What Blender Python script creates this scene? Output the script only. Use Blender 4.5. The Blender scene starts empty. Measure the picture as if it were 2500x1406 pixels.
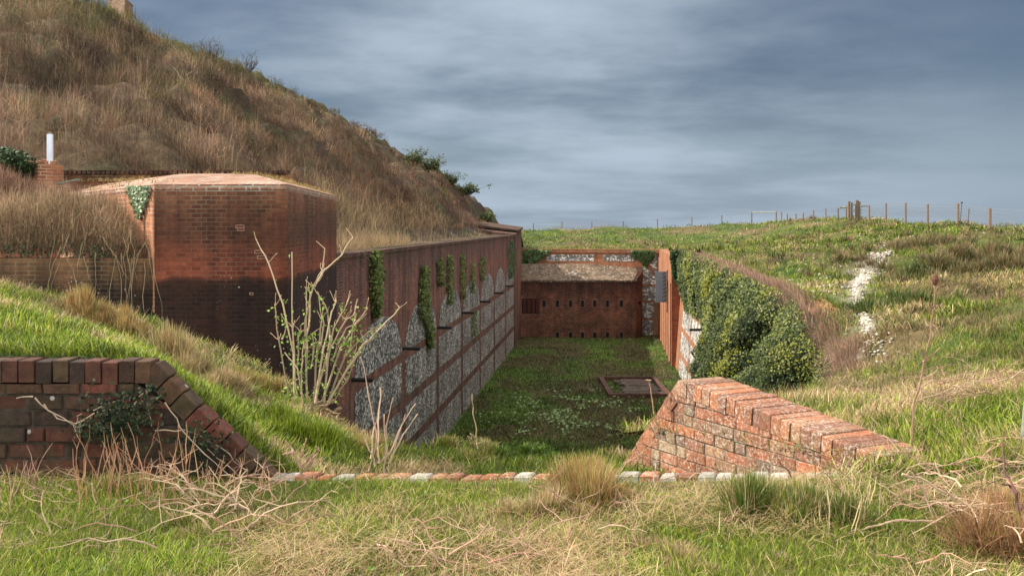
import bpy, math, random
import numpy as np
from mathutils import Vector
from mathutils.geometry import delaunay_2d_cdt
random.seed(4); rng = np.random.default_rng(7)
S = bpy.context.scene; C = S.collection
PI = math.pi
# ------------------------------------------------------------------ camera geometry of the place
EYE = 8.5; F = 2400.0; HZ = 548.0; CX = 1250.0
def P(px, py, d): return Vector(((px-CX)/F*d, d, EYE-(py-HZ)/F*d))
# ------------------------------------------------------------------ noise
def _h(i, j, s):
    n = (i*374761393 + j*668265263 + s*974711) & 0x7fffffff
    n = ((n ^ (n >> 13))*1274126177) & 0x7fffffff
    return ((n ^ (n >> 16)) & 0xffff)/65535.0
def vn(x, y, s=0):
    x = np.asarray(x, float); y = np.asarray(y, float)
    i = np.floor(x).astype(np.int64); j = np.floor(y).astype(np.int64)
    u = x-i; v = y-j; u = u*u*(3-2*u); v = v*v*(3-2*v)
    return (_h(i,j,s)*(1-u)+_h(i+1,j,s)*u)*(1-v)+(_h(i,j+1,s)*(1-u)+_h(i+1,j+1,s)*u)*v
def fbm(x, y, s=0, o=4):
    t = 0; a = .5; k = 0
    for q in range(o):
        t = t+a*vn(np.asarray(x)*2**q+17.3*q, np.asarray(y)*2**q+5.1*q, s+q); k += a; a *= .5
    return t/k
def sstep(a, b, x): t = np.clip((x-a)/(b-a), 0, 1); return t*t*(3-2*t)
# ------------------------------------------------------------------ object helpers
def tag(o, label=None, cat=None, group=None, kind=None):
    if label: o['label'] = label
    if cat: o['category'] = cat
    if group: o['group'] = group
    if kind: o['kind'] = kind
    return o
def empty(name, loc=(0,0,0)):
    o = bpy.data.objects.new(name, None); C.objects.link(o); o.location = loc; o.empty_display_size = .2; return o
def setparent(o, p):
    if p is not None:
        o.parent = p; o.location = -Vector(p.location) if p.parent is None else (0,0,0)   # vertices are in world metres, roots are only translated
def mesh_np(name, V, Fc, mat, parent=None, col=None, smooth=False):
    V = np.asarray(V, np.float32); Fc = np.asarray(Fc, np.int32); k = Fc.shape[1]
    me = bpy.data.meshes.new(name)
    me.vertices.add(len(V)); me.vertices.foreach_set('co', V.ravel())
    me.loops.add(Fc.size); me.loops.foreach_set('vertex_index', Fc.ravel())
    me.polygons.add(len(Fc)); me.polygons.foreach_set('loop_start', np.arange(0, Fc.size, k, dtype=np.int32))
    if smooth: me.polygons.foreach_set('use_smooth', np.ones(len(Fc), bool))
    me.update(calc_edges=True)
    if col is not None:
        a = me.color_attributes.new('Col', 'FLOAT_COLOR', 'POINT')
        c = np.ones((len(V), 4), np.float32); c[:, :3] = np.clip(col, 0, 1); a.data.foreach_set('color', c.ravel())
    me.materials.append(mat)
    o = bpy.data.objects.new(name, me); C.objects.link(o); setparent(o, parent); return o
class MB:
    def __init__(s): s.v = []; s.f = []; s.c = []
    def add(s, vs, fs, col=(1,1,1)):
        b = len(s.v); s.v += [tuple(v) for v in vs]; s.f += [tuple(b+i for i in f) for f in fs]; s.c += [col]*len(vs)
    def box(s, c, X, Y, Z, col=(1,1,1)):
        c = Vector(c); X = Vector(X); Y = Vector(Y); Z = Vector(Z)
        vs = [c+X*a+Y*b+Z*d for d in (-1,1) for b in (-1,1) for a in (-1,1)]
        s.add(vs, [(0,2,3,1),(4,5,7,6),(0,1,5,4),(2,6,7,3),(0,4,6,2),(1,3,7,5)], col)
    def boxa(s, x0, x1, y0, y1, z0, z1, col=(1,1,1)):
        s.box(((x0+x1)/2,(y0+y1)/2,(z0+z1)/2), ((x1-x0)/2,0,0), (0,(y1-y0)/2,0), (0,0,(z1-z0)/2), col)
    def prism(s, poly, z0, z1, col=(1,1,1), cap=True):
        n = len(poly); z0 = z0 if hasattr(z0,'__len__') else [z0]*n; z1 = z1 if hasattr(z1,'__len__') else [z1]*n
        vs = [(p[0],p[1],z0[i]) for i,p in enumerate(poly)]+[(p[0],p[1],z1[i]) for i,p in enumerate(poly)]
        fs = [(i,(i+1)%n,n+(i+1)%n,n+i) for i in range(n)]
        if cap: fs += [tuple(range(n,2*n)), tuple(range(n-1,-1,-1))]
        s.add(vs, fs, col)
    def tube(s, pts, rads, n=6, col=(1,1,1)):
        pts = [Vector(p) for p in pts]; vs = []; up = Vector((.3,.2,1)).normalized()
        if not hasattr(rads,'__len__'): rads = [rads]*len(pts)
        for i, p in enumerate(pts):
            t = (pts[min(i+1,len(pts)-1)]-pts[max(i-1,0)]).normalized()
            a = t.cross(up); a = a.normalized() if a.length > .05 else t.cross(Vector((1,0,0))).normalized()
            b = t.cross(a)
            for k in range(n): vs.append(p+(a*math.cos(2*PI*k/n)+b*math.sin(2*PI*k/n))*rads[i])
        fs = [(i*n+k,i*n+(k+1)%n,(i+1)*n+(k+1)%n,(i+1)*n+k) for i in range(len(pts)-1) for k in range(n)]
        fs += [tuple(range(n-1,-1,-1)), tuple(range((len(pts)-1)*n, len(pts)*n))]
        s.add(vs, fs, col)
    def build(s, name, mat, parent=None, smooth=False, uv=True):
        me = bpy.data.meshes.new(name); me.from_pydata(s.v, [], s.f); me.update()
        a = me.color_attributes.new('Col', 'FLOAT_COLOR', 'POINT')
        a.data.foreach_set('color', [x for c in s.c for x in (*c[:3], 1)])
        if uv:
            ul = me.uv_layers.new(name='UVMap').data
            for p in me.polygons:
                n = p.normal
                if abs(n.z) > .97: t = Vector((1,0,0)); b = Vector((0,1,0))
                else:
                    t = Vector((0,0,1)).cross(n).normalized(); b = n.cross(t)
                    if abs(n.z) < .3: b = Vector((0,0,1))
                for li in p.loop_indices:
                    co = me.vertices[me.loops[li].vertex_index].co; ul[li].uv = (co.dot(t), co.dot(b))
        if smooth:
            for p in me.polygons: p.use_smooth = True
        me.materials.append(mat)
        o = bpy.data.objects.new(name, me); C.objects.link(o); setparent(o, parent); return o
# ------------------------------------------------------------------ materials
class NT:
    def __init__(s, name):
        s.m = bpy.data.materials.new(name); s.m.use_nodes = True; s.t = s.m.node_tree; s.t.nodes.clear()
        s.out = s.t.nodes.new('ShaderNodeOutputMaterial')
    def n(s, typ, props=None, **kw):
        nd = s.t.nodes.new('ShaderNode'+typ)
        for k, v in (props or {}).items(): setattr(nd, k, v)
        for k, v in kw.items():
            k2 = k.replace('_', ' ')
            sock = nd.inputs[int(k[1:])] if k[0] == 'i' and k[1:].isdigit() else nd.inputs[k2]
            if isinstance(v, bpy.types.NodeSocket): s.t.links.new(v, sock)
            else: sock.default_value = (*v, 1) if (hasattr(v,'__len__') and len(v) == 3 and sock.type == 'RGBA') else v
        return nd
    def noise(s, vec, sc, det=4, rough=.55):
        return s.n('TexNoise', Vector=vec, Scale=sc, Detail=det, Roughness=rough).outputs['Fac']
    def ramp(s, fac, a, b, lo=0., hi=1.):
        return s.n('MapRange', {'interpolation_type':'SMOOTHSTEP'}, i0=fac, i1=a, i2=b, i3=lo, i4=hi).outputs[0]
    def mix(s, f, a, b, mode='MIX'):
        return s.n('MixRGB', {'blend_type':mode}, i0=f, i1=a, i2=b).outputs[0]
    def math(s, op, a, b): return s.n('Math', {'operation':op}, i0=a, i1=b).outputs[0]
    def done(s, col, rough=.85, bump=None, bs=.5, dist=.02, trans=0, spec=.25):
        p = s.n('BsdfPrincipled', Base_Color=col, Roughness=rough); p.inputs['Specular IOR Level'].default_value = spec
        if bump is not None:
            b = s.n('Bump', Strength=bs, Distance=dist, Height=bump); s.t.links.new(b.outputs[0], p.inputs['Normal'])
        r = p.outputs[0]
        if trans:
            tr = s.n('BsdfTranslucent', Color=col)
            r = s.n('MixShader', i0=trans, i1=r, i2=tr.outputs[0]).outputs[0]
        s.t.links.new(r, s.out.inputs[0]); return s.m
def attr_mat(name, rough=.7, trans=0, fine=0, sc=20, bump=0, spec=.2):
    t = NT(name); a = t.n('Attribute', {'attribute_name':'Col'}).outputs[0]; bp = None
    if fine:
        pos = t.n('NewGeometry').outputs['Position']
        f = t.ramp(t.noise(pos, sc, 6, .7), .3, .7, 1-fine, 1+fine)
        a = t.mix(1., a, t.n('CombineColor', Red=f, Green=f, Blue=f).outputs[0], 'MULTIPLY'); bp = f if bump else None
    return t.done(a, rough, bp, bump, .05, trans, spec)
def brick_mat(name, c1, c2, mortar, bw=.225, bh=.075, ms=.012, zr=None, speck=0, lichen=0, moss=0, dark=.55, mvis=1, seed=0, streak=.6, sq=1):
    """brick bond in wall metres with stains, soot, lime bloom and moss that belong to the wall"""
    t = NT(name); uv = t.n('TexCoord').outputs['UV']; pos = t.n('NewGeometry').outputs['Position']
    wob = t.n('VectorMath', {'operation':'SCALE'}, i0=t.n('TexNoise', Vector=pos, Scale=3., Detail=2.).outputs['Color'], Scale=.02).outputs[0]
    uvw = t.n('VectorMath', {'operation':'ADD'}, i0=uv, i1=wob).outputs[0]
    br = t.n('TexBrick', {'offset':.5,'squash':1.}, Vector=uvw, Color1=(0,0,0), Color2=(1,1,1), Mortar=(.5,.5,.5), Scale=1., Mortar_Size=ms, Mortar_Smooth=.3, Bias=0., Brick_Width=bw, Row_Height=bh)
    v = t.n('SeparateColor', Color=br.outputs[0]).outputs[0]
    body = t.mix(v, c1, c2)
    n1 = t.noise(pos, 1.3, 5, .65); n2 = t.noise(pos, 9., 5, .7); n3 = t.noise(pos, 45., 3, .6)
    body = t.mix(t.ramp(n2, .35, .75, 0., .45), body, tuple(x*.35 for x in c1))
    mo = t.mix(t.ramp(n1, .35, .65), mortar, tuple(x*.35 for x in mortar))
    col = t.mix(t.math('MULTIPLY', br.outputs['Fac'], t.ramp(n1, .3, .6, mvis, mvis*.35)), body, mo)
    st = t.n('VectorMath', {'operation':'MULTIPLY'}, i0=pos, i1=(2.2,2.2,.22)).outputs[0]
    stn = t.noise(st, 1., 4, .6)
    f = t.math('MULTIPLY', t.ramp(n1, .3, .7, dark, 1.15), t.ramp(stn, .35, .62, 1-streak, 1.1))
    col = t.mix(1., col, t.n('CombineColor', Red=f, Green=f, Blue=f).outputs[0], 'MULTIPLY')
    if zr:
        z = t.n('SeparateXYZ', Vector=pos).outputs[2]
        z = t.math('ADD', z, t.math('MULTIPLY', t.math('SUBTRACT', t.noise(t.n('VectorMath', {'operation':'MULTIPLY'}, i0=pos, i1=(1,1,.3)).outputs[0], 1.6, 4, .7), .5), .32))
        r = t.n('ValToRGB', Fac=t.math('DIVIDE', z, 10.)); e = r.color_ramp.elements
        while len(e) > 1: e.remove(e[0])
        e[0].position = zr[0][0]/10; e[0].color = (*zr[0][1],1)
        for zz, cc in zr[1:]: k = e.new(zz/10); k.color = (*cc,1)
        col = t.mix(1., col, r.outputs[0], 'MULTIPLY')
    if moss: col = t.mix(t.ramp(t.noise(pos, 2.1, 6, .75), .62-moss*.2, .72, 0., .75), col, (.07,.085,.02))
    if lichen: col = t.mix(t.ramp(t.noise(pos, 26., 4, .6), .70-lichen*.2, .74-lichen*.2, 0., .85), col, (.55,.52,.46))
    if speck:
        vo = t.n('TexVoronoi', Vector=pos, Scale=13.); d = t.ramp(vo.outputs['Distance'], .10, .22, 1., 0.)
        zmask = t.ramp(t.noise(pos, 1.1, 3, .6), .45, .62, 0., speck)
        if zr: zmask = t.math('MULTIPLY', zmask, t.ramp(t.n('SeparateXYZ', Vector=pos).outputs[2], 7.4, 7.75, 1., .12))
        pick = t.ramp(t.n('SeparateColor', Color=vo.outputs['Color']).outputs[0], .35, .4, 0., 1.)
        col = t.mix(t.math('MULTIPLY', d, t.math('MULTIPLY', zmask, pick)), col, (.4,.4,.38))
    h = t.math('SUBTRACT', t.math('MULTIPLY', n3, .5), br.outputs['Fac'])
    return t.done(col, .9, h, .8, .015)
def flint_mat(name, lo=.05, hi=.5, tint=(1,1,1), dark=.5, sc=8.5):
    t = NT(name); pos = t.n('NewGeometry').outputs['Position']
    pos2 = t.n('VectorMath', {'operation':'MULTIPLY'}, i0=pos, i1=(1,1,1.3)).outputs[0]
    vo = t.n('TexVoronoi', Vector=pos2, Scale=sc); ed = t.n('TexVoronoi', {'feature':'DISTANCE_TO_EDGE'}, Vector=pos2, Scale=sc)
    r = t.n('SeparateColor', Color=vo.outputs['Color']).outputs[0]
    col = t.mix(t.ramp(r, .35, .95), tuple(lo*x for x in tint), tuple(hi*x for x in tint))
    col = t.mix(t.ramp(ed.outputs['Distance'], .02, .07, 1., 0.), col, tuple(.15*x for x in tint))
    f = t.ramp(t.noise(pos, .8, 5, .65), .3, .7, dark, 1.15)
    col = t.mix(1., col, t.n('CombineColor', Red=f, Green=f, Blue=f).outputs[0], 'MULTIPLY')
    col = t.mix(t.ramp(t.noise(pos, 1.7, 5, .7), .6, .75, 0., .4), col, (.09,.06,.04))
    return t.done(col, .7, vo.outputs['Distance'], .6, .03, spec=.3)
def plain(name, c, rough=.8, var=.25, sc=12, metal=0):
    t = NT(name); pos = t.n('NewGeometry').outputs['Position']; f = t.ramp(t.noise(pos, sc, 6, .65), .3, .7, 1-var, 1+var)
    col = t.mix(1., c, t.n('CombineColor', Red=f, Green=f, Blue=f).outputs[0], 'MULTIPLY')
    return t.done(col, rough, f, .3, .01)
M = {}
M['leaf'] = attr_mat('leaf_mat', .5, .3, spec=.25)
M['ivy'] = attr_mat('ivy_mat', .5, .15, spec=.18)
M['twig'] = attr_mat('twig_mat', .8, .0)
M['dry'] = attr_mat('dry_mat', .8, .2)
M['soil'] = attr_mat('soil_mat', .95, 0, .35, 14, .6)
M['soilfar'] = attr_mat('soil_far_mat', .95, 0, .35, 3, .6)
M['nearbrick'] = None
M['stone'] = attr_mat('stone_mat', .9, 0, .2, 30, .4)
M['wood'] = plain('weathered_wood', (.16,.11,.075), .85, .35, 25)
M['greywood'] = plain('grey_wood', (.17,.18,.15), .85, .3, 20)
M['darkmetal'] = plain('dark_iron', (.012,.011,.012), .5)
M['wire'] = plain('wire_metal', (.16,.17,.18), .5)
M['sheet'] = plain('grey_sheet', (.16,.19,.225), .5, .08, 3)
M['white'] = plain('white_plastic', (.62,.68,.78), .45, .08, 5)
M['hole'] = plain('opening_shade', (.006,.005,.005), .9)  # near-black colour painted in place of the shade inside wall openings
M['conc'] = plain('concrete', (.2,.165,.13), .9, .3, 8)
M['tower'] = plain('tower_render', (.19,.125,.085), .9, .35, 3)
M['earth'] = plain('earth', (.07,.05,.03), .95, .4, 6)

# ------------------------------------------------------------------ plan of the place
def scarpX(y): return -6.497+.0965*y
def ctrX(y): return 10.1+.0965*(y-57)
FRONT = 16.7                                    # salient front face
# near revetment line Y=5; right wing wall end points
WR = Vector((1.97,5.2,0)); WU = Vector((-.447,.894,0)); WL = WR+WU*2.56
HOLE = [(-9,5),(1.5,5),(1.97,5.2),(WL.x,WL.y),(2.93,10.5),(4.0,13),(6.2,18.6),(ctrX(30)+.2,30),(ctrX(58.8)+.2,58.8),(11.7,75.4),(-.5,77.8),(-90,77.8),(-90,5)]
def inpoly(x, y, poly):
    x = np.asarray(x); y = np.asarray(y); ins = np.zeros(x.shape, bool); n = len(poly)
    for i in range(n):
        x1,y1 = poly[i]; x2,y2 = poly[(i+1)%n]
        if y1 == y2: continue
        c = ((y1 > y) != (y2 > y)) & (x < (x2-x1)*(y-y1)/(y2-y1)+x1); ins ^= c
    return ins
def tps(pts):
    p = np.array([(q[0],q[1]) for q in pts], float); z = np.array([q[2] for q in pts], float); n = len(p)
    def U(r2): return r2*np.log(r2+1e-9)
    D = ((p[:,None]-p[None])**2).sum(-1); A = np.zeros((n+3,n+3)); A[:n,:n] = U(D)+np.eye(n)*.5; A[:n,n] = 1; A[:n,n+1:] = p; A[n,:n] = 1; A[n+1:,:n] = p.T
    w = np.linalg.solve(A, np.r_[z,0,0,0])
    def f(x, y):
        x = np.asarray(x,float); y = np.asarray(y,float); xf = x.ravel(); yf = y.ravel(); o = np.empty(len(xf))
        for a in range(0, len(xf), 40000):
            s = slice(a,a+40000); r2 = (xf[s,None]-p[:,0])**2+(yf[s,None]-p[:,1])**2
            o[s] = U(r2)@w[:n]+w[n]+xf[s]*w[n+1]+yf[s]*w[n+2]
        return o.reshape(x.shape)
    return f
CP = [P(*q) for q in [(2300,1100,5.6),(2500,1150,5.),(2490,1000,6.5),(2300,1000,7.3),(2150,1100,5.6),(2060,1050,7),(1920,990,10.5),(1990,967,13),(2040,890,18.6),
 (2150,900,15),(2400,900,10.5),(2500,850,11.5),(2200,800,19),(2400,800,15),(2500,750,17),(2100,760,24),(2100,700,30),(2300,700,25),(2500,650,28),
 (2150,620,45),(2300,620,38),(2500,600,38),(2417,568,50),(2500,571,48),(2340,554,58),(2265,547,66),(2210,544,72),(2120,535,80),(2050,530,84),(1950,533,92),
 (1835,543,105),(1762,548,110),(1605,555,112),(1445,561,112),(1300,564,112),(1150,566,112),(1800,600,70),(1900,570,85),(2000,568,75),(1900,640,50),(1700,600,80),
 (1300,600,84),(1500,600,84),(1300,583,96),(1500,578,96),(1700,575,96),(1100,600,84),(2700,590,45),(2900,620,40),(2800,800,18),(2417,592,76),(2417,597,108),(2340,577,86),(2340,585,110),(2265,568,92),(2265,572,112),(2210,562,100),(2120,556,112),(2050,552,112),(2500,594,68),(2500,604,100),(2700,612,80),(2700,622,108),(1950,556,112),(2900,630,70)]]
CP += [Vector(q) for q in [(-8,4.9,7.2),(-4,4.9,7.2),(-2,4.9,7.2),(0,4.9,7.2),(1.4,4.9,7.2),(-8,3,7.14),(-2,3,7.14),(1,3,7.14),(4,3,7.2),(0,0,6.95),(-6,0,6.95),(6,0,7.1),(0,-10,6.9),(15,-10,7.2),(15,5,7.4),(-15,-5,6.9),
 (ctrX(57)+.3,57,6.88),(ctrX(50)+.3,50,6.88),(ctrX(43)+.3,43,6.85),(ctrX(33)+.3,33,6.8),(ctrX(25)+.3,25,6.74),(ctrX(22)+.3,22,6.5),(ctrX(20)+.3,20,5.9),(11.8,75.6,6.6),(5,76.8,6.58),(-1,77.8,6.58),(-20,79,6.6),(-60,79,6.6),(-60,110,7)]]
_f = tps(CP)
def terr(x, y, bump=True):
    x = np.asarray(x,float); y = np.asarray(y,float)
    xx = np.clip(x,-60,60); yy = np.clip(y,-10,112); z = _f(xx,yy)
    r = np.hypot(x-xx,y-yy); z = np.clip(z,4,9.6)-np.minimum(r*.055,9)
    if bump:
        e = sstep(6,14,y); a = .06+.2*e
        edge = np.clip(1-np.exp(-np.abs(y-5)*3),0,1)
        z = z+a*(fbm(x*.9,y*.9,3)-.5)*2*(.3+.7*edge)+.16*e*(fbm(x*2.6,y*2.6,9,3)-.5)+.03*(fbm(x*5,y*5,5,3)-.5)*edge
        z = z+.25*e*sstep(.58,.75,fbm(x*.45+3,y*.45,31,3))+.9*sstep(17,24,y)*(1-sstep(60,80,y))*sstep(ctrX(y)+.5,ctrX(y)+4,x)*(fbm(x*.33,y*.33,35,3)-.5)-.22*sstep(38,50,y)*sstep(10,16,x)
    de = (x+1.5)*.195+(y-77.9)*.981; fe = np.where((y > 72)&(x < 13), sstep(-.5,5,de), 1.); z = z*fe+6.45*(1-fe)
    return z
def hit(px, py, fn=terr, d0=4, d1=125):
    d = np.linspace(d0,d1,3000); x = (px-CX)/F*d; z = EYE-(py-HZ)/F*d
    b = z <= fn(x,d); k = int(np.argmax(b)) if b.any() else len(d)-1
    return Vector((x[k],d[k],float(fn(x[k:k+1],d[k:k+1])[0])))
# ------------------------------------------------------------------ near bank (ledge + grass mound behind the left wing wall)
BANK = [(-9,5.13),(-1.3,5.13),(-.9,5.12),(1.6,5.1),(1.95,5.25),(.95,7.45),(.9,7.9),(0,8.0),(-1.2,8.1),(-1.7,8.7),(-2.4,9.6),(-4,10.4),(-9,11)]
BP = [P(*q) for q in [(0,872,5.3),(370,874,5.3),(-300,872,5.3),(480,960,5.35),(660,1158,5.3),(0,708,9),(-200,690,9.5),(150,738,9),(270,790,9),(470,885,9),(560,950,8.6),(700,975,8.4),(850,1080,8.0),(800,1165,6.3),(620,1060,6.5),(330,850,6.8),(0,800,6.8),
  (950,1105,8),(1150,1103,8),(1350,1103,8),(1530,1092,8)]]+[Vector(q) for q in [(-.5,6,6.62),(.5,6,6.62),(1,5.4,6.6),(-.5,5.3,6.62),(.6,7,6.64)]]
_b = tps(BP)
def bank(x, y):
    x = np.asarray(x,float); y = np.asarray(y,float)
    e = sstep(5.2,6.2,y)
    return _b(x,y)+.06*(fbm(x*3,y*3,21)-.5)*2+e*.14*(fbm(x*1.3,y*1.3,23)-.5)*2
# ------------------------------------------------------------------ hill
GT = [-5,0,.9,4,7.5,14.2,20.9,27.6,31,41,60,90]; GZ = [0,0,.5,3.0,5.3,9.5,12.5,14.8,15.5,17.7,18.4,18.8]
def hill(x, y):
    x = np.asarray(x,float); y = np.asarray(y,float)
    t = (scarpX(y)-x)*.995-2.0
    z1 = 7.78+np.interp(t,GT,GZ)
    z2 = 9.75+.46*(y-25.4)
    z3 = 7.0+.9*np.maximum(101-y,0)
    k = .8; z = -np.log(np.exp(-(z1-10)/k)+np.exp(-(z2-10)/k)+np.exp(-(z3-10)/k))*k+10
    z = z-3.2*sstep(77,85,y)*(1-sstep(.0,3,t))
    a = sstep(.2,3,t)*sstep(25.2,28,y)
    l = fbm(x*.33,y*.33,40,3); z = z+a*(2.2*(l-.5)+1.5*(fbm(x*.95,y*.95,44,3)-.5)+.5*(fbm(x*3,y*3,47,2)-.5))
    return z
# ------------------------------------------------------------------ ground sheets
def sheet(name, fn, xy, edges, keep, colfn, mat):
    r = delaunay_2d_cdt([Vector(p) for p in xy], edges, [], 0, 1e-5)
    v = np.array([(p.x,p.y) for p in r[0]]); f = np.array([t for t in r[2] if len(t) == 3])
    c = v[f].mean(1); f = f[keep(c[:,0],c[:,1])]
    z = fn(v[:,0],v[:,1]); V = np.c_[v,z]
    o = mesh_np(name, V, f, mat, None, colfn(V[:,0],V[:,1],z), True)
    return o
def dens(poly, step=.25):
    out = []; n = len(poly)
    for i in range(n):
        a = np.array(poly[i]); b = np.array(poly[(i+1)%n]); k = max(1,int(np.linalg.norm(b-a)/step)); k = min(k,160)
        for q in range(k): out.append(tuple(a+(b-a)*q/k))
    return out
GREEN = np.array((.055,.085,.014)); DGREEN = np.array((.022,.04,.009)); STRAW = np.array((.24,.185,.085)); BROWN = np.array((.09,.06,.032)); CHALK = np.array((.36,.33,.28))
def lerp(a, b, t): t = np.asarray(t)[...,None]; return a*(1-t)+b*t
CHK = []
def polyw(pts, w):
    for q in range(len(pts)-1): CHK.append((hit(*pts[q]), hit(*pts[q+1]), w[q], w[q+1]))
polyw([(2172,600),(2120,645),(2095,690),(2085,735),(2110,775),(2125,815)], [.2,.42,.3,.18,.16,.16])
polyw([(2095,860),(2085,880),(2075,905)], [.25,.22,.15]); polyw([(2160,595),(2185,610)], [.2,.15])
def chalkmask(x, y):
    x = np.asarray(x,float); y = np.asarray(y,float); m = np.zeros(x.shape)
    for a,b,wa,wb in CHK:
        ab = (b-a).xy; L = ab.length_squared+1e-9; t = np.clip(((x-a.x)*ab.x+(y-a.y)*ab.y)/L,0,1)
        dd = np.hypot(x-a.x-ab.x*t, y-a.y-ab.y*t); w = wa+(wb-wa)*t; m = np.maximum(m, 1-sstep(w*.5,w*1.15,dd+ (fbm(x*1.6,y*1.6,77)-.5)*w))
    return m
def terrcol(x, y, z):
    c = lerp(DGREEN*1.3, GREEN, sstep(.35,.6,fbm(x*.5,y*.5,11)))
    c = lerp(c, BROWN*1.2, sstep(.5,.66,fbm(x*.35+9,y*.35,13))*.8)
    c = lerp(c, STRAW*.7, sstep(.55,.7,fbm(x*1.1,y*1.1,15))*.5)
    return lerp(c, CHALK*.8, chalkmask(x,y))
def grid_pts(n):
    th = rng.uniform(-.62,.62,n); d = np.exp(rng.uniform(math.log(2.0),math.log(140),n)); return d*np.tan(th), d
gx, gy = grid_pts(26000); okm = ~inpoly(gx,gy,HOLE); gx = gx[okm]; gy = gy[okm]
far = [(x,y) for x in np.arange(-500,501,50.) for y in np.arange(-60,601,50.) if not inpoly(np.array([x]),np.array([y]),HOLE)[0]]
near = [(x,y) for x in np.arange(-8.7,9,.35) for y in np.arange(-4,4.8,.35)]
hp = dens(HOLE,.3); n0 = len(hp)
gpts = hp+list(zip(gx,gy))+far+near
ground = sheet('ground', terr, gpts, [(i,(i+1)%n0) for i in range(n0)], lambda x,y: ~inpoly(x,y,HOLE), terrcol, M['soil'])
tag(ground, kind='structure')
# bank
bp = dens(BANK,.12); n1 = len(bp); bi = [(x,y) for x,y in zip(rng.uniform(-9,2,9000),rng.uniform(5.1,11,9000)) if inpoly(np.array([x]),np.array([y]),BANK)[0]]
def bankcol(x,y,z):
    c = lerp(DGREEN*1.4, GREEN, sstep(.35,.6,fbm(x*1.2,y*1.2,51))); return lerp(c, STRAW*.6, sstep(.52,.68,fbm(x*1.5,y*1.5,53))*.8)
bk = sheet('grass_bank', bank, bp+bi, [(i,(i+1)%n1) for i in range(n1)], lambda x,y: inpoly(x,y,BANK), bankcol, M['soil']); tag(bk, kind='structure')
b = MB(); pts = [p for p in bp]; zz = bank(np.array([p[0] for p in pts]),np.array([p[1] for p in pts]))
for i in range(n1):
    j = (i+1)%n1; a_, b_ = pts[i], pts[j]; b.add([(a_[0],a_[1],zz[i]),(b_[0],b_[1],zz[j]),(b_[0]*1.0,b_[1],-.2),(a_[0],a_[1],-.2)], [(0,1,2,3)])
tag(b.build('bank_face', M['earth']), kind='structure')
# ditch floor
def floorz(x, y): return .10*(fbm(x*.5,y*.5,61)-.5)+.06*(fbm(x*2,y*2,63)-.5)
def floorcol(x,y,z):
    c = lerp(DGREEN*2.2, GREEN*1.6, sstep(.4,.65,fbm(x*.35,y*.35,65))); return lerp(c, BROWN*.75, sstep(.42,.6,fbm(x*.5+7,y*.35,67))*.8)
X, Y = np.meshgrid(np.linspace(-14,13,110), np.linspace(4,79,260)); ii = np.arange(X.size).reshape(X.shape)
V = np.c_[X.ravel(),Y.ravel(),floorz(X,Y).ravel()]; Fq = np.c_[ii[:-1,:-1].ravel(),ii[:-1,1:].ravel(),ii[1:,1:].ravel(),ii[1:,:-1].ravel()]
tag(mesh_np('ditch_floor', V, Fq, M['soil'], None, floorcol(V[:,0],V[:,1],V[:,2]), True), kind='structure')
# hill sheet (u = distance from the scarp line)
u = np.r_[np.arange(0,45,.4),np.arange(45,90,2.)]; yv = np.r_[np.arange(25.0,85,.4),np.arange(85,106,1.)]
U_, Y = np.meshgrid(u,yv); X = scarpX(Y)-.3-U_; Z = hill(X,Y)
ii = np.arange(X.size).reshape(X.shape); V = np.c_[X.ravel(),Y.ravel(),Z.ravel()]; Fq = np.c_[ii[:-1,1:].ravel(),ii[:-1,:-1].ravel(),ii[1:,:-1].ravel(),ii[1:,1:].ravel()]
def hillgreen(x, y): # greener turf towards the crest
    z = hill(x,y); return np.clip(sstep(15.5,20.5,z+6*(fbm(x*.15,y*.15,71)-.5)),0,1)
def hillcol(x,y,z):
    c = lerp(np.array((.035,.022,.016)), np.array((.085,.058,.034)), sstep(.35,.65,fbm(x*.6,y*.6,73))); c = lerp(c, np.array((.03,.035,.012)), sstep(.5,.65,fbm(x*.4+5,y*.4,74))*.7)
    return lerp(c, np.array((.045,.047,.016)), hillgreen(x,y)*.9)
tag(mesh_np('hill', V, Fq, M['soilfar'], None, hillcol(V[:,0],V[:,1],V[:,2]), True), kind='structure')

# ------------------------------------------------------------------ masonry
RED = (.17,.045,.025); RED2 = (.26,.085,.04); ORG = (.33,.11,.045)
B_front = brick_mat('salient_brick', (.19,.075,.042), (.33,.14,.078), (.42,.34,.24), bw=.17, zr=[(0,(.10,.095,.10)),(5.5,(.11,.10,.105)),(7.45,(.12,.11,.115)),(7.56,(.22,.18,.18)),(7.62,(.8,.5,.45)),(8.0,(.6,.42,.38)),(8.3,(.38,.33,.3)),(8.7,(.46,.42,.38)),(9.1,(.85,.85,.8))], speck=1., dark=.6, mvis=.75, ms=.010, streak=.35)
B_low = brick_mat('low_wall_brick', (.13,.065,.035), (.24,.12,.06), (.38,.32,.2), zr=[(0,(.12,.12,.14)),(7.0,(.16,.16,.18)),(7.35,(.28,.27,.27)),(7.6,(.75,.75,.7)),(8,(1,1,.9))], speck=1., dark=.5, moss=.2)
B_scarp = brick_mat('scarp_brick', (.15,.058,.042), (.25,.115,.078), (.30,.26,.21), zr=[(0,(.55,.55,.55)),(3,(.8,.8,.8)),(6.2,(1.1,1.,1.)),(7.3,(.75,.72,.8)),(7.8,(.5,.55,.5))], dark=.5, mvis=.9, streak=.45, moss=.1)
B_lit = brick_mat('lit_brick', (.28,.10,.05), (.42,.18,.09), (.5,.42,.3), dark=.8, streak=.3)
B_cap = brick_mat('cap_brick', (.20,.085,.05), (.33,.17,.10), (.55,.48,.40), ms=.02, dark=.75, streak=.2, lichen=.25)
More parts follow.
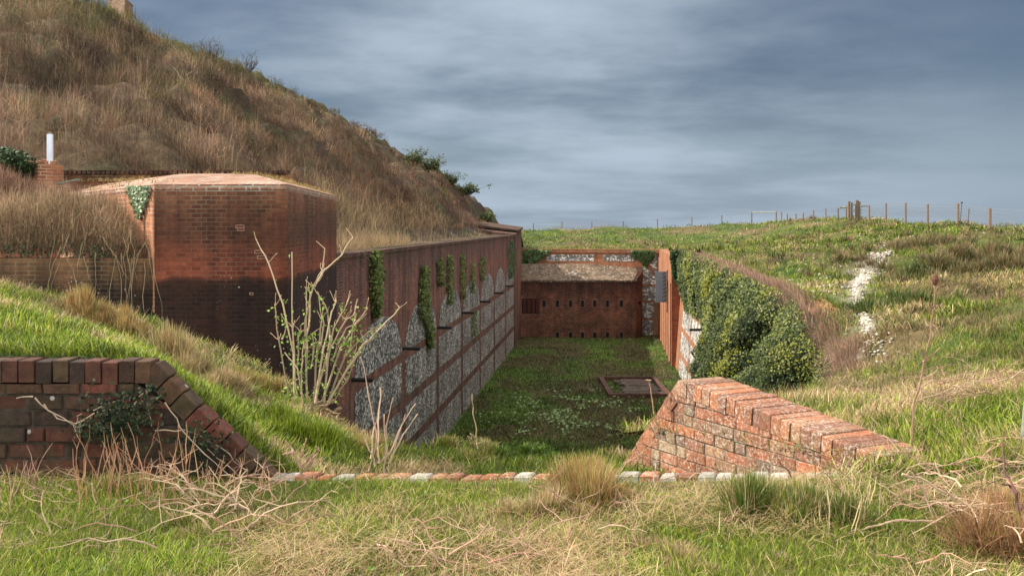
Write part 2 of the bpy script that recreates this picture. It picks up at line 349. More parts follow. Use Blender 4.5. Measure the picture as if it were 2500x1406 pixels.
B_org = brick_mat('orange_brick', (.26,.10,.05), (.38,.165,.085), (.4,.3,.2), dark=.8, streak=.25, mvis=.7)
B_cap2 = brick_mat('caponier_brick', (.115,.05,.034), (.20,.09,.054), (.27,.2,.14), bw=.36, bh=.15, ms=.022, zr=[(0,(.9,.85,.85)),(2,(1.05,1,1)),(3.2,(.8,.7,.7)),(4.0,(.38,.34,.36)),(6,(.5,.45,.4))], speck=.8, dark=.4, mvis=.6, streak=.25)
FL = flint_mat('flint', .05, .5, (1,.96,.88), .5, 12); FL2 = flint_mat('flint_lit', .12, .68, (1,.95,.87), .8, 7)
# salient (brick bastion) -- block + cap
A_ = (-6.07,FRONT); B_ = (-3.81,FRONT); C_ = (-4.21,23.6); D_ = (-10.5,22.9); E_ = (-15,29)
bast = empty('brick_bastion', (-5,FRONT,0)); tag(bast, 'tall dark red brick bastion corner with a lit brick cap, soot black lower courses', 'bastion')
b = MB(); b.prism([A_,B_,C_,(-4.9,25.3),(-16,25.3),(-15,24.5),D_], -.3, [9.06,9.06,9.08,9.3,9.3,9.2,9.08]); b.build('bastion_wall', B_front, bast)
b = MB(); b.prism([(-12.5,FRONT+.02),(-6.0,FRONT+.02),(-6.0,FRONT+.6),(-12.5,FRONT+.6)], -.3, 7.92); b.build('low_wall', B_low, bast)
# lit face skin of the receding wall
def offs(a, b_, o): # outward offset of segment
    d = (Vector(b_)-Vector(a)).normalized(); n = Vector((d.y,-d.x)); return n*o
n_ = (Vector(D_)-Vector(A_)).normalized(); nn = Vector((-n_.y,n_.x)); nn = nn if nn.y < 0 else -nn
b = MB(); q0 = Vector(A_)+n_*.0; q1 = Vector(D_)
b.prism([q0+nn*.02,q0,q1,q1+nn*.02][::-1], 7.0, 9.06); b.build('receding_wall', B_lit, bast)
# cap: coping course + domed brick top
b = MB(); top = [A_,B_,C_,(-4.9,25.0),(-15.5,25.0),D_]
cen = Vector((-6.6,21)); 
def scale(poly, k, o=0): return [(cen.x+(p[0]-cen.x)*k, cen.y+(p[1]-cen.y)*k) for p in poly]
rings = [(scale(top,1.0),9.06),(scale(top,1.006),9.10),(scale(top,1.006),9.18),(scale(top,.985),9.20),(scale(top,.85),9.30),(scale(top,.68),9.41),(scale(top,.5),9.47),(scale(top,.04),9.48)]
vs = [(p[0],p[1],z) for r,z in rings for p in r]; n = len(top)
b.add(vs, [(i*n+k,i*n+(k+1)%n,(i+1)*n+(k+1)%n,(i+1)*n+k) for i in range(len(rings)-1) for k in range(n)]+[tuple(range((len(rings)-1)*n,len(rings)*n))])
b.build('brick_cap', B_cap, bast)
# pale repaired bricks outlined with fresh mortar
pm = plain('fresh_mortar', (.26,.14,.10), .9)
b = MB()
for px,py,w,h in [(588,560,16,7),(630,615,16,8),(614,717,9,6),(586,553,20,7),(640,628,22,8)]:
    c = P(px,py,FRONT); sw = w*FRONT/F*.55; sh = h*FRONT/F*.55
    for (x0,x1,z0,z1) in [(-sw,sw,sh-.012,sh),(-sw,sw,-sh,-sh+.012),(-sw,-sw+.012,-sh+.012,sh-.012),(sw-.012,sw,-sh+.012,sh-.012)]:
        b.boxa(c.x+x0,c.x+x1,FRONT-.006,FRONT+.01,c.z+z0,c.z+z1)
b.build('fresh_pointing', pm, bast)
# low coped wall behind the bastion
lw = empty('dwarf_wall', (-12,25.2,9.2)); tag(lw, 'low dark brick wall with notched coping at the foot of the brown hill', 'wall')
b = MB(); b.boxa(-18,-5.6,25.1,25.4,9,9.78); b.build('wall_body', B_low, lw)
b = MB()
for k in range(100):
    x = -17.9+k*.122; h = random.uniform(-.01,.012); b.boxa(x,x+.085,25.04,25.44,9.784,9.88+h,(1,1,1))
b.build('coping', B_scarp, lw)
bb = empty('brick_pier', (-10.9,21.6,9)); tag(bb, 'broken orange brick pier carrying the white post', 'pier')
b = MB(); c = P(95,415,22); b.prism([(c.x-.42,c.y),(c.x+.1,c.y-.25),(c.x+.55,c.y),(c.x+.1,c.y+.45)], 9.0, [9.78,9.86,9.82,9.8]); b.build('pier_body', B_lit, bb)
b = MB()
for k in range(9): b.box((c.x-.35+.08*k+random.uniform(-.03,.03),c.y+.05,9.86+random.uniform(0,.06)),(.05,.03,0),(-.03,.1,.01),(0,.0,.035))
b.build('loose_brick', B_lit, bb)
post = empty('white_post', P(122,400,22)); tag(post, 'slim white square post standing on the broken brick pier', 'post')
p0 = P(122,400,22); b = MB(); b.boxa(p0.x-.055,p0.x+.055,22-.04,22+.04,p0.z-.05,p0.z+.66); b.build('post_shaft', M['white'], post)
b = MB(); b.boxa(p0.x-.035,p0.x+.035,22-.03,22+.03,p0.z+.662,p0.z+.69); b.boxa(p0.x-.02,p0.x+.02,22-.02,22+.02,p0.z+.692,p0.z+.71); b.build('post_cap', M['conc'], post)
b = MB(); c = P(165,444,21.2); b.box(c,(.24,-.02,.045),(0,.06,.0),(-.004,0,.018)); pl_ = b.build('plank', M['greywood']); tag(pl_, 'short pale plank lying on the rubble left of the bastion cap', 'plank')

# scarp (left) wall with flint bays
sc = empty('scarp_wall', (scarpX(45),45,0)); tag(sc, 'long shaded red brick ditch wall with arched flint panels below the hill', 'wall')
SU = Vector((.0965,1,0)).normalized(); SN = Vector((SU.y,-SU.x,0))
def sp(y, z, o=0): return Vector((scarpX(y),y,z))+SN*o
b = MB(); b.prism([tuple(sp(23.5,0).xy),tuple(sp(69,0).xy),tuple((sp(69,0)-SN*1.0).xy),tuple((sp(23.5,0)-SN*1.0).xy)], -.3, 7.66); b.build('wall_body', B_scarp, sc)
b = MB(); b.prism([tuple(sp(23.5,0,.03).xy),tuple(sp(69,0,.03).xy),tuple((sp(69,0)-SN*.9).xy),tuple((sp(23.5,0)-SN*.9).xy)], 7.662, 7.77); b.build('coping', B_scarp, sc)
b = MB(); b.prism([tuple(sp(69,0,.05).xy),tuple(sp(74.2,0,.05).xy),tuple((sp(74.6,0)-SN*2.5).xy),tuple((sp(70,0)-SN*9).xy),tuple((sp(69,0)-SN*1).xy)], -.3, [7.8,8.15,8.5,9.0,7.9]); b.build('corner_tower', B_scarp, sc)
b = MB(); b.prism([tuple(sp(70.5,0,.15).xy),tuple(sp(74.3,0,.15).xy),tuple((sp(74.8,0)-SN*2.5).xy),tuple((sp(70.2,0)-SN*9).xy)], [7.98,8.152,8.502,9.0], [8.10,8.30,8.66,9.2]); b.build('corner_coping', B_scarp, sc)
ybay = [25.3+6.33*k for k in range(8)]
def archpanel(y0, y1, zs, zt, fn, o, name, parent, mat, bands, zb=-.1):
    b = MB(); n = 14; ym = (y0+y1)/2; r = (y1-y0)/2
    zl = [zb]+[q for bd in bands for q in bd]
    segs = []
    k = zb
    for lo, hi in bands: segs.append((k,lo)); k = hi
    segs.append((k,None))
    for lo, hi in segs:
        if hi is not None and hi <= zs+.01:
            b.add([fn(y0,lo,o),fn(y1,lo,o),fn(y1,hi,o),fn(y0,hi,o)], [(0,1,2,3)])
        else:
            l = max(lo,zb); pts = []
            def half(z): 
                if z <= zs: return r
                q = min(1,(z-zs)/(zt-zs)); return r*math.sqrt(max(0,1-q*q))
            zt2 = hi if hi is not None else zt
            zlist = [l+(zt2-l)*i/16 for i in range(17)]
            R = [fn(ym+half(z),z,o) for z in zlist]; L = [fn(ym-half(z),z,o) for z in zlist]
            b.add(L+R, [(i,17+i,17+i+1,i+1) for i in range(16)])
    return b.build(name, mat, parent)
for k, y0 in enumerate(ybay):
    y1 = y0+6.33-.55
    if y0 > 66: continue
    y1 = min(y1, 68.6)
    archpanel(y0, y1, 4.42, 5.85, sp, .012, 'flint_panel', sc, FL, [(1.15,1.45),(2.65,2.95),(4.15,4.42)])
    b = MB(); q = sp(y0-.28,4.55,.0); b.tube([q,q+SN*.55],.055,8); b.build('drain_pipe', M['darkmetal'], sc)
b = MB(); q = sp(23.45,0)
# end wall, caponier, counterscarp
ew = empty('end_wall', (6,76,0)); tag(ew, 'sunlit brick and flint wall closing the far end of the ditch', 'wall')
E0 = Vector((-1.5,77.9,0)); E1 = Vector((11.6,75.3,0)); EU = (E1-E0).normalized(); EN = Vector((EU.y,-EU.x,0)); EL = (E1-E0).length
def ep(s, z, o=0): return E0+EU*s+Vector((0,0,z))+EN*o
b = MB(); b.prism([tuple(ep(0,0).xy),tuple(ep(EL,0).xy),tuple(ep(EL,0,-.8).xy),tuple(ep(0,0,-.8).xy)], -.3, 6.3); b.build('wall_body', B_org, ew)
b = MB(); b.prism([tuple(ep(0,0,.08).xy),tuple(ep(EL,0,.08).xy),tuple(ep(EL,0,-.8).xy),tuple(ep(0,0,-.8).xy)], 6.302, 6.56); b.build('coping', B_org, ew)
def es(px): # s on the end wall for a pixel column
    k = (px-CX)/F; return (k*E0.y-E0.x)/(EU.x-k*EU.y)
for a,c_ in ((1335,1450),(1473,1548)):
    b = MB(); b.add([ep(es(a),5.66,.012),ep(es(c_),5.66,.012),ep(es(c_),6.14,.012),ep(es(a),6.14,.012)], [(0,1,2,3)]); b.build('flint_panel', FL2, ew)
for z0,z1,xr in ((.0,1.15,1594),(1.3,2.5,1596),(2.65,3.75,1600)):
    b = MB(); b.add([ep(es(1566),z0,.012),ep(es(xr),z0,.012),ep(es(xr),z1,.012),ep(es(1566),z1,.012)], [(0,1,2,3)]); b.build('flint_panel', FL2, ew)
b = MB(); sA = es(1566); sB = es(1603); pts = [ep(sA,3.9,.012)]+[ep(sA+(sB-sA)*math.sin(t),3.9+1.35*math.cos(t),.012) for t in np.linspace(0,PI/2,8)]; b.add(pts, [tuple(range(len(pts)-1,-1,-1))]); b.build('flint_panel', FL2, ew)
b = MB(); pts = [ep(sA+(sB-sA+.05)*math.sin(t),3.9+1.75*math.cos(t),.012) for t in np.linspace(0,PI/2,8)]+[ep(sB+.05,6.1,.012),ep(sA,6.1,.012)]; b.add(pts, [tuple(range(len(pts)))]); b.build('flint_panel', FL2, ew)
cap = empty('caponier', (5,73.5,0)); tag(cap, 'low dark red brick gun gallery with two rows of loopholes and a sloping lichened roof', 'building')
yb = 73.6; xr = P(1553,700,yb).x; xs = P(1568,700,74.6).x
b = MB(); b.prism([(.2,yb),(xr,yb),(xs,74.6),(xs,76.4),(.2,77.3)], -.2, [4.28,4.28,4.9,5.4,4.9]); b.build('gallery_wall', B_cap2, cap)
rt = NT('lichened_roof'); pos = rt.n('NewGeometry').outputs['Position']
cc = rt.mix(rt.ramp(rt.noise(pos,1.6,5,.7),.35,.65), (.05,.035,.022), (.14,.095,.062)); cc = rt.mix(rt.ramp(rt.noise(pos,7.,5,.7),.56,.66,0.,.9), cc, (.42,.38,.33)); cc = rt.mix(rt.ramp(rt.noise(pos,.7,4,.6),.64,.72,0.,.7), cc, (.5,.5,.48))
rm = rt.done(cc, .9, rt.noise(pos,9.,5,.7), .8, .08)
n = 40; m = 10; vs = []; fs = []
for j in range(m+1):
    for i in range(n+1):
        v = j/m; x = .2+(xr+.05+(xs-xr-.05)*v-.2)*i/n; y = yb-.06+(2.9)*v; z = 4.30+1.12*v
        z += .05*float(fbm(np.array([x*1.5]),np.array([y*1.5]),81)[0])
        vs.append((x,y,z))
for j in range(m):
    for i in range(n): a = j*(n+1)+i; fs.append((a,a+1,a+n+2,a+n+1))
b = MB(); b.add(vs,fs); b.prism([(.2,yb-.06),(xr+.05,yb-.06),(xr+.05,yb),(.2,yb)],4.2,4.31); b.build('roof', rm, cap)
b = MB(); b.prism([(xr,yb-.0),(xs+.03,74.58),(xs+.03,76.5),(xs-.35,76.5),(xs-.35,74.4),(xr-.2,yb-.02)],[4.2]*6,[4.36,4.95,5.55,5.55,4.95,4.36]); b.build('gable_coping', B_cap2, cap)
LF = plain('stone_frame',(.10,.06,.045),.9,.3,8)
hx = [1328,1361,1393,1422,1452,1483,1517]
for r_, (zc,hh) in enumerate(((2.58,.24),(.22,.2))):
    for px in (hx if r_ == 0 else hx[1:]):
        x = P(px,700,yb).x
        b = MB(); 
        for (x0,x1,z0,z1) in [(-.17,-.11,-hh,hh),(.11,.17,-hh,hh),(-.2,.2,hh,hh+.07),(-.2,.2,-hh-.05,-hh)]: b.boxa(x+x0,x+x1,yb-.02,yb+.05,zc+z0,zc+z1)
        lh = b.build('loophole', LF, cap); 
        b = MB(); b.boxa(x-.11,x+.11,yb-.006,yb+.05,zc-hh,zc+hh); b.build('slot', M['hole'], lh); 
b = MB(); x0 = .75; b.boxa(x0,x0+1.3,yb-.006,yb+.03,1.85,2.95); o = b.build('recess', M['hole'], cap)
b = MB(); 
for k in range(4): b.boxa(x0+.08+k*.33,x0+.32+k*.33,yb-.02,yb-.008,1.9,2.9)
b.build('shutter_board', plain('red_board',(.05,.013,.01),.8), cap)
x = P(1560,738,74.1).x; b = MB(); b.box((x,74.02,2.6),(.12,.08,0),(.02,-.03,0),(0,0,.1)); b.build('slot', M['hole'], cap)
# counterscarp: near length, projecting pier, far arcade
cs = empty('counterscarp_wall', (ctrX(40),40,0)); tag(cs, 'battered flint and brick ditch wall on the right, mostly under ivy', 'wall')
YT = [18,19,20,21,22,25,33,43,57,76]; ZT = [5.4,5.5,5.8,6.2,6.5,6.75,6.8,6.85,6.9,6.6]
def cz(y): return float(np.interp(y,YT,ZT))
def cp(y, z, o=0): return Vector((ctrX(y)-.5*(1-z/7.)-o,y,z))
b = MB(); ys = np.linspace(17,58.9,24)
vs = [cp(y,-.2) for y in ys]+[cp(y,cz(y)-.02) for y in ys]+[cp(y,cz(y)-.02,-.8) for y in ys]; n = len(ys)
b.add(vs, [(i+1,i,n+i,n+i+1) for i in range(n-1)]+[(n+i+1,n+i,2*n+i,2*n+i+1) for i in range(n-1)]); b.build('wall_body', B_org, cs)
for k in range(7):
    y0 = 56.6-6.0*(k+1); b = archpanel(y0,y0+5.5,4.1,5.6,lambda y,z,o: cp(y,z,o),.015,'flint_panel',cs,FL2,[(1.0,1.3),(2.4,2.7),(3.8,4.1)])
for px,py in ((1718,805),(1742,838)):
    k = (px-CX)/F; y = (10.1-.0965*57-.2)/(k-.0965); q = cp(y, EYE-(py-HZ)/F*y); b = MB(); b.tube([q,q+Vector((-.6,0,0))],.06,8); b.build('drain_pipe', M['darkmetal'], cs)
# rubble coping rim
b = MB(); rr = random.Random(5)
for k in range(150):
    y = 32+k*.18; z = cz(y); b.box((ctrX(y)+.1+rr.uniform(-.04,.04),y,z+.03),(.22,.0,.0),(0,.075,0),(0,0,.05+rr.uniform(0,.03)))
b.build('coping', B_cap, cs)
pr = empty('buttress_wall', (9.6,60,0)); tag(pr, 'red brick buttress end and arcaded ditch wall catching the sun at the far right corner', 'wall')
def px_(y): return 9.56+.104*(y-58.8)
b = MB(); b.prism([(px_(58.8),58.8),(px_(58.8)+1.9,58.6),(px_(58.8)+1.9,59.6),(px_(59.6)+.0,59.6)], -.2, [6.86,6.86,6.8,6.8]); b.build('buttress', brick_mat('pier_brick',(.17,.045,.022),(.28,.085,.035),(.22,.13,.08),bw=.4,bh=.15,ms=.02,dark=.75,streak=.3), pr)
b = MB(); b.prism([(px_(59.6)+.35,59.6),(px_(75.3)+.35,75.3),(px_(75.3)+1.5,75.3),(px_(59.6)+1.5,59.6)], -.2, 6.6); b.build('back_wall', B_org, pr)
b = MB()
for k in range(6):
    y = 60.6+k*2.7; b.prism([(px_(y),y),(px_(y)+.34,y),(px_(y)+.34,y+.7),(px_(y),y+.7)][::-1], -.2, 6.0)
b.prism([(px_(59.61),59.61),(px_(75.2),75.2),(px_(75.2)+.34,75.2),(px_(59.61)+.34,59.61)], 4.9, 6.6)
b.build('rib', B_org, pr)
b = MB(); b.prism([(px_(59.7)-.04,59.7),(px_(59.7)+.0,60.2),(px_(59.7)-.02,60.2),(px_(59.7)-.06,59.7)],0,6.6)
# grey sheet with ladder
sh = empty('grey_screen', (9.4,61.4,3.6)); tag(sh, 'flat grey metal screen with ladder rungs on the sunlit corner of the ditch', 'screen')
a0 = P(1600,663,61.4); a1 = P(1627,738,61.4); b = MB(); b.boxa(a0.x,a1.x,61.36,61.4,a1.z,a0.z); b.build('sheet', M['sheet'], sh)
b = MB()
for k in range(8): z = a1.z+.1+k*.24; b.tube([(a1.x-.25,61.3,z),(a1.x+.02,61.3,z+.1)],.02,5)
b.tube([(a1.x+.02,61.3,a1.z-.6),(a1.x+.04,61.3,a0.z+.1)],.03,5); b.build('ladder', M['darkmetal'], sh)

# brick edged plot on the floor
pf = empty('sunken_plot', (7,51,0)); tag(pf, 'low brick kerb around a dark boarded plot on the ditch floor', 'plot')
q = [P(1485,970,48.3),P(1640,970,48.3),P(1640,927,53.8),P(1488,927,53.8)]
b = MB(); b.boxa(q[0].x,q[1].x,48.2,48.45,0,.2); b.boxa(q[0].x,q[1].x,53.6,53.85,0,.2); b.boxa(q[0].x,q[0].x+.25,48.45,53.6,0,.2); b.boxa(q[1].x-.25,q[1].x,48.45,53.6,0,.2); b.build('kerb', plain('kerb_brick',(.07,.035,.025),.9,.4,3), pf)
b = MB()
for k in range(11): b.boxa(q[0].x+.7+random.uniform(0,.5),q[1].x-.3-random.uniform(0,.2),48.6+k*.44,48.98+k*.44,.05,.1+random.uniform(0,.03))
b.build('board', plain('old_board',(.085,.06,.05),.9,.5,4), pf)

# ------------------------------------------------------------------ near walls in real bricks
t = NT('near_brick'); a = t.n('Attribute', {'attribute_name':'Col'}).outputs[0]; pos = t.n('NewGeometry').outputs['Position']
f = t.ramp(t.noise(pos,18.,8,.75),.3,.7,.6,1.3); col = t.mix(1.,a,t.n('CombineColor',Red=f,Green=f,Blue=f).outputs[0],'MULTIPLY')
col = t.mix(t.ramp(t.noise(pos,3.2,5,.7),.55,.68,0.,.6),col,(.13,.10,.045))
M['nearbrick_dark'] = None
def finish_near(t, col, lich, lo, hi, name):
    l1 = t.math('MULTIPLY', t.ramp(t.noise(pos,50.,8,.8),lo,hi,0.,1.), t.ramp(t.noise(pos,2.6,3,.6),.38,.6,lich*.35,lich))
    col = t.mix(l1,col,(.52,.48,.40)); return t.done(col,.9,t.noise(pos,60.,6,.8),.9,.012)
M['nearbrick'] = finish_near(t,col,.75,.51,.575,'x')
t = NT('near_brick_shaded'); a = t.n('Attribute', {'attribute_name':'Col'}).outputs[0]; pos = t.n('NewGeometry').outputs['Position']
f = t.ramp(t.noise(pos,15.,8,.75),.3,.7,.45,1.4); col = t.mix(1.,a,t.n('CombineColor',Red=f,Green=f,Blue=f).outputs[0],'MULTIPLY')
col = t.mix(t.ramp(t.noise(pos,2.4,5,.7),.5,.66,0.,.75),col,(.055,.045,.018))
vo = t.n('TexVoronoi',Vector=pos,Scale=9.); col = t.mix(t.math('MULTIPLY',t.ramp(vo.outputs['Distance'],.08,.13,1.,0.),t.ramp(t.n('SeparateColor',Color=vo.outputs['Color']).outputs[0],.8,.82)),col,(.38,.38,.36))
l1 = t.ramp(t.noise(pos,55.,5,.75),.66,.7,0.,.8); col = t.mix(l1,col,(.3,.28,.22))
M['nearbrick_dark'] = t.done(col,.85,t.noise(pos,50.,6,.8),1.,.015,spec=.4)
M['mortar'] = plain('old_mortar',(.17,.14,.10),.95,.4,20); M['mortar_dark'] = plain('dark_mortar',(.05,.04,.03),.95,.4,20)
def clip(poly, cl):
    out = poly
    n = len(cl)
    for i in range(n):
        a = cl[i]; b_ = cl[(i+1)%n]; inp = out; out = []
        if not inp: return []
        def side(p): return (b_[0]-a[0])*(p[1]-a[1])-(b_[1]-a[1])*(p[0]-a[0])
        for j in range(len(inp)):
            p = inp[j]; q = inp[(j+1)%len(inp)]; sp_, sq = side(p), side(q)
            if sp_ >= 0: out.append(p)
            if (sp_ > 0 and sq < 0) or (sp_ < 0 and sq > 0):
                k = sp_/(sp_-sq); out.append((p[0]+(q[0]-p[0])*k,p[1]+(q[1]-p[1])*k))
    return out
def area(p): return abs(sum(p[i][0]*p[(i+1)%len(p)][1]-p[(i+1)%len(p)][0]*p[i][1] for i in range(len(p))))/2
def brickface(mb, o, U, N, cl, bw, bh, mort, pal, rr, depth=.05, jit=.006, tilt=0):
    umin = min(p[0] for p in cl)-bw; umax = max(p[0] for p in cl); vmin = min(p[1] for p in cl); vmax = max(p[1] for p in cl)
    r = 0; v = vmin
    while v < vmax:
        u = umin-rr.uniform(0,bw)*0-(r%2)*bw*.5
        while u < umax:
            w = bw*rr.choice((1,1,1,.5)) if True else bw
            w *= rr.uniform(.95,1.05)
            m = mort/2; e = [rr.uniform(-.003,.003) for _ in range(8)]
            p = [(u+m+e[0],v+m+e[1]),(u+w-m+e[2],v+m+e[3]),(u+w-m+e[4],v+bh-m+e[5]),(u+m+e[6],v+bh-m+e[7])]
            p = clip(p, cl); u += w
            if len(p) < 3 or area(p) < .0008: continue
            cu = sum(q[0] for q in p)/len(p); cv = sum(q[1] for q in p)/len(p); d = rr.uniform(-jit,jit); k = 1-.005/max(.01,math.sqrt(area(p))/2)
            ta, tb = rr.uniform(-.03,.03), rr.uniform(-.03,.03)
            base = [o+U*q[0]+Vector((0,0,q[1]))-N*depth for q in p]
            mid = [o+U*q[0]+Vector((0,0,q[1]))+N*(d-.006+ta*(q[0]-cu)+tb*(q[1]-cv)) for q in p]
            fr = [o+U*(cu+(q[0]-cu)*k)+Vector((0,0,cv+(q[1]-cv)*k))+N*(d+ta*(q[0]-cu)+tb*(q[1]-cv)) for q in p]
            n = len(p); c = rr.choice(pal); s = rr.uniform(.75,1.25); c = tuple(x*s for x in c)
            fs = [(i,(i+1)%n,n+(i+1)%n,n+i) for i in range(n)]+[(n+i,n+(i+1)%n,2*n+(i+1)%n,2*n+i) for i in range(n)]+[tuple(range(2*n,3*n))]
            mb.add(base+mid+fr, fs, c)
        v += bh; r += 1
def soldiers(mb, p0, p1, down, N, h, thick, w, pal, rr, gap=.008):
    L = (p1-p0).length; T = (p1-p0).normalized(); k = int(L/w)
    w = L/k
    for i in range(k):
        c = p0+T*(i+.5)*w+down*(h/2+rr.uniform(-.006,.006))-N*(thick/2-rr.uniform(-.004,.01)); s = rr.uniform(.75,1.25); cc = tuple(x*s for x in rr.choice(pal))
        a = rr.uniform(-.02,.02)
        X_ = T*(w/2-gap/2); Y_ = N*(thick/2); Z_ = down*(-h/2)+T*a*h/2; e = .005
        ring = []
        for (zz,ins) in ((-1,0),(1-.08,0),(1,1)):
            for sx,sy in ((-1,-1),(1,-1),(1,1),(-1,1)):
                ring.append(c+X_*(sx*(1-ins*.12))+Y_*(sy*(1-ins*.04))+Z_*zz)
        fs = [(3,2,1,0)]+[(j*4+i2,j*4+(i2+1)%4,(j+1)*4+(i2+1)%4,(j+1)*4+i2) for j in range(2) for i2 in range(4)]+[(8,9,10,11)]
        mb.add(ring, fs, cc)
rr = random.Random(11)
PALR = [(.25,.10,.055),(.27,.11,.06),(.20,.085,.05),(.24,.115,.07),(.17,.10,.07),(.29,.10,.045),(.22,.12,.065),(.26,.18,.11),(.26,.095,.05)]
PALC = [(.25,.10,.055),(.29,.12,.06),(.19,.085,.055),(.27,.14,.08),(.31,.11,.05)]
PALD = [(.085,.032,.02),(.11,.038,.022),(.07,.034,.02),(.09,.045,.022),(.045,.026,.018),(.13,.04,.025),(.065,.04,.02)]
# right wing wall
rw = empty('right_wing_wall', (WR.x,WR.y,6.6)); tag(rw, 'sunlit orange brick wing wall with sloping coping and white lichen, near right', 'wall')
WN = Vector((-.894,-.447,0))
S0, S1 = .03, 1.80; ztr = 7.27-.012; ztl = 7.43; zb = 6.35
def ztop(s): return ztr+(ztl-ztr)*(s/1.8)
core = [(S0,zb),(2.80,zb),(2.62,6.55),(1.86,ztl-.11),(1.74,ztop(1.74)-.11),(S0,ztop(S0)-.11)]
b = MB(); brickface(b, WR, WU, WN, core, .215, .0765, .008, PALR, rr, jit=.005); b.build('brick_face', M['nearbrick'], rw)
b = MB(); n = len(core); vs = [WR+WU*q[0]+Vector((0,0,q[1]))-WN*.009 for q in core]+[WR+WU*q[0]+Vector((0,0,q[1]))-WN*.36 for q in core]
b.add(vs, [tuple(range(n)),tuple(range(2*n-1,n-1,-1))]+[((i+1)%n,i,n+i,n+(i+1)%n) for i in range(n)]); b.build('wall_core', M['mortar'], rw)
b = MB(); q0 = WR+WU*S0+Vector((0,0,ztop(S0))); q1 = WR+WU*1.80+Vector((0,0,ztop(1.8))); dn = (q1-q0).normalized().cross(WN); dn = dn if dn.z < 0 else -dn
soldiers(b, q0, q1, dn, WN, .108, .36, .082, PALC, rr, .007)
q2 = WR+WU*1.82+Vector((0,0,ztl-.005)); q3 = WR+WU*2.80+Vector((0,0,6.40)); dn = (q3-q2).normalized().cross(WN); dn = dn if dn.dot(WU) < 0 else -dn
soldiers(b, q2, q3, dn, WN, .10, .36, .12, PALC, rr, .006)
b.build('coping', M['nearbrick'], rw)
# left wing wall (shaded face)
lwg = empty('left_wing_wall', (-2,5,7)); tag(lwg, 'shaded dark brick wing wall with level then raking coping, near left', 'wall')
UX = Vector((1,0,0)); NY = Vector((0,-1,0)); O5 = Vector((0,5,0))
xa = P(370,878,5).x; zt = P(0,880,5).z; xb = P(668,1158,5).x; zb2 = P(0,1158,5).z-.02
core = [(-4.2,6.9),(xb,6.9),(xb-.02,zb2-.02),(xa-.07,zt-.12),(-4.2,zt-.12)]
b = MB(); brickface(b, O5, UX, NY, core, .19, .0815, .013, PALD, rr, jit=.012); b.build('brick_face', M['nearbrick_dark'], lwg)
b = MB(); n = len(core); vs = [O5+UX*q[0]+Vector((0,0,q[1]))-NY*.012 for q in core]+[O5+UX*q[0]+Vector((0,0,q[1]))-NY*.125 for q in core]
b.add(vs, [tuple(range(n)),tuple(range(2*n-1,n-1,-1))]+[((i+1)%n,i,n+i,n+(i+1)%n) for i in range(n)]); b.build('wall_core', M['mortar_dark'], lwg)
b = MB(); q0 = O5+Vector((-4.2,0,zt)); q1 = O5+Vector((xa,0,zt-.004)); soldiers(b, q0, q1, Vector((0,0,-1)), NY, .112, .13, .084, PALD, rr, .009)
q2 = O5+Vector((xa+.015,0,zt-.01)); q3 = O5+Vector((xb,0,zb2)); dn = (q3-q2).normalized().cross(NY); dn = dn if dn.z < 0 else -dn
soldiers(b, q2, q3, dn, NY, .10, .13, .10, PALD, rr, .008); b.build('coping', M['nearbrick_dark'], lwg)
# brick edging of the near terrace
be = empty('brick_edging', (0,5,7.15)); tag(be, 'line of worn brick ends, some whitened, edging the near grass between the wing walls', 'edging')
b = MB(); b2 = MB(); x = xb-.05; k = 0
while x < 1.6:
    w = rr.uniform(.075,.11); zc = 7.182+rr.uniform(-.01,.008); wh = rr.random() < .5 
    sc_ = rr.uniform(.8,1.15); c = tuple(v*sc_ for v in ((.33,.30,.26) if wh else rr.choice(PALC)))
    tgt = b2 if wh else b
    y0 = 5.02+rr.uniform(-.006,.006); sk = .03
    ring = []
    for zz,ins in ((-.05,0),(.024,0),(.034,.012)):
        ring += [(x+ins,y0+ins,zc+zz),(x+w-.008-ins,y0+ins,zc+zz),(x+w-.008-ins+sk,y0+.085-ins,zc+zz),(x+ins+sk,y0+.085-ins,zc+zz)]
    tgt.add(ring, [(j*4+i2,j*4+(i2+1)%4,(j+1)*4+(i2+1)%4,(j+1)*4+i2) for j in range(2) for i2 in range(4)]+[(8,9,10,11)], c); x += w
b.build('red_brick', M['nearbrick'], be); b2.build('whitened_brick', M['stone'], be)
b = MB(); b.boxa(xb,1.95,5.0,5.13,6.3,7.152); b.build('footing', M['mortar'], be)

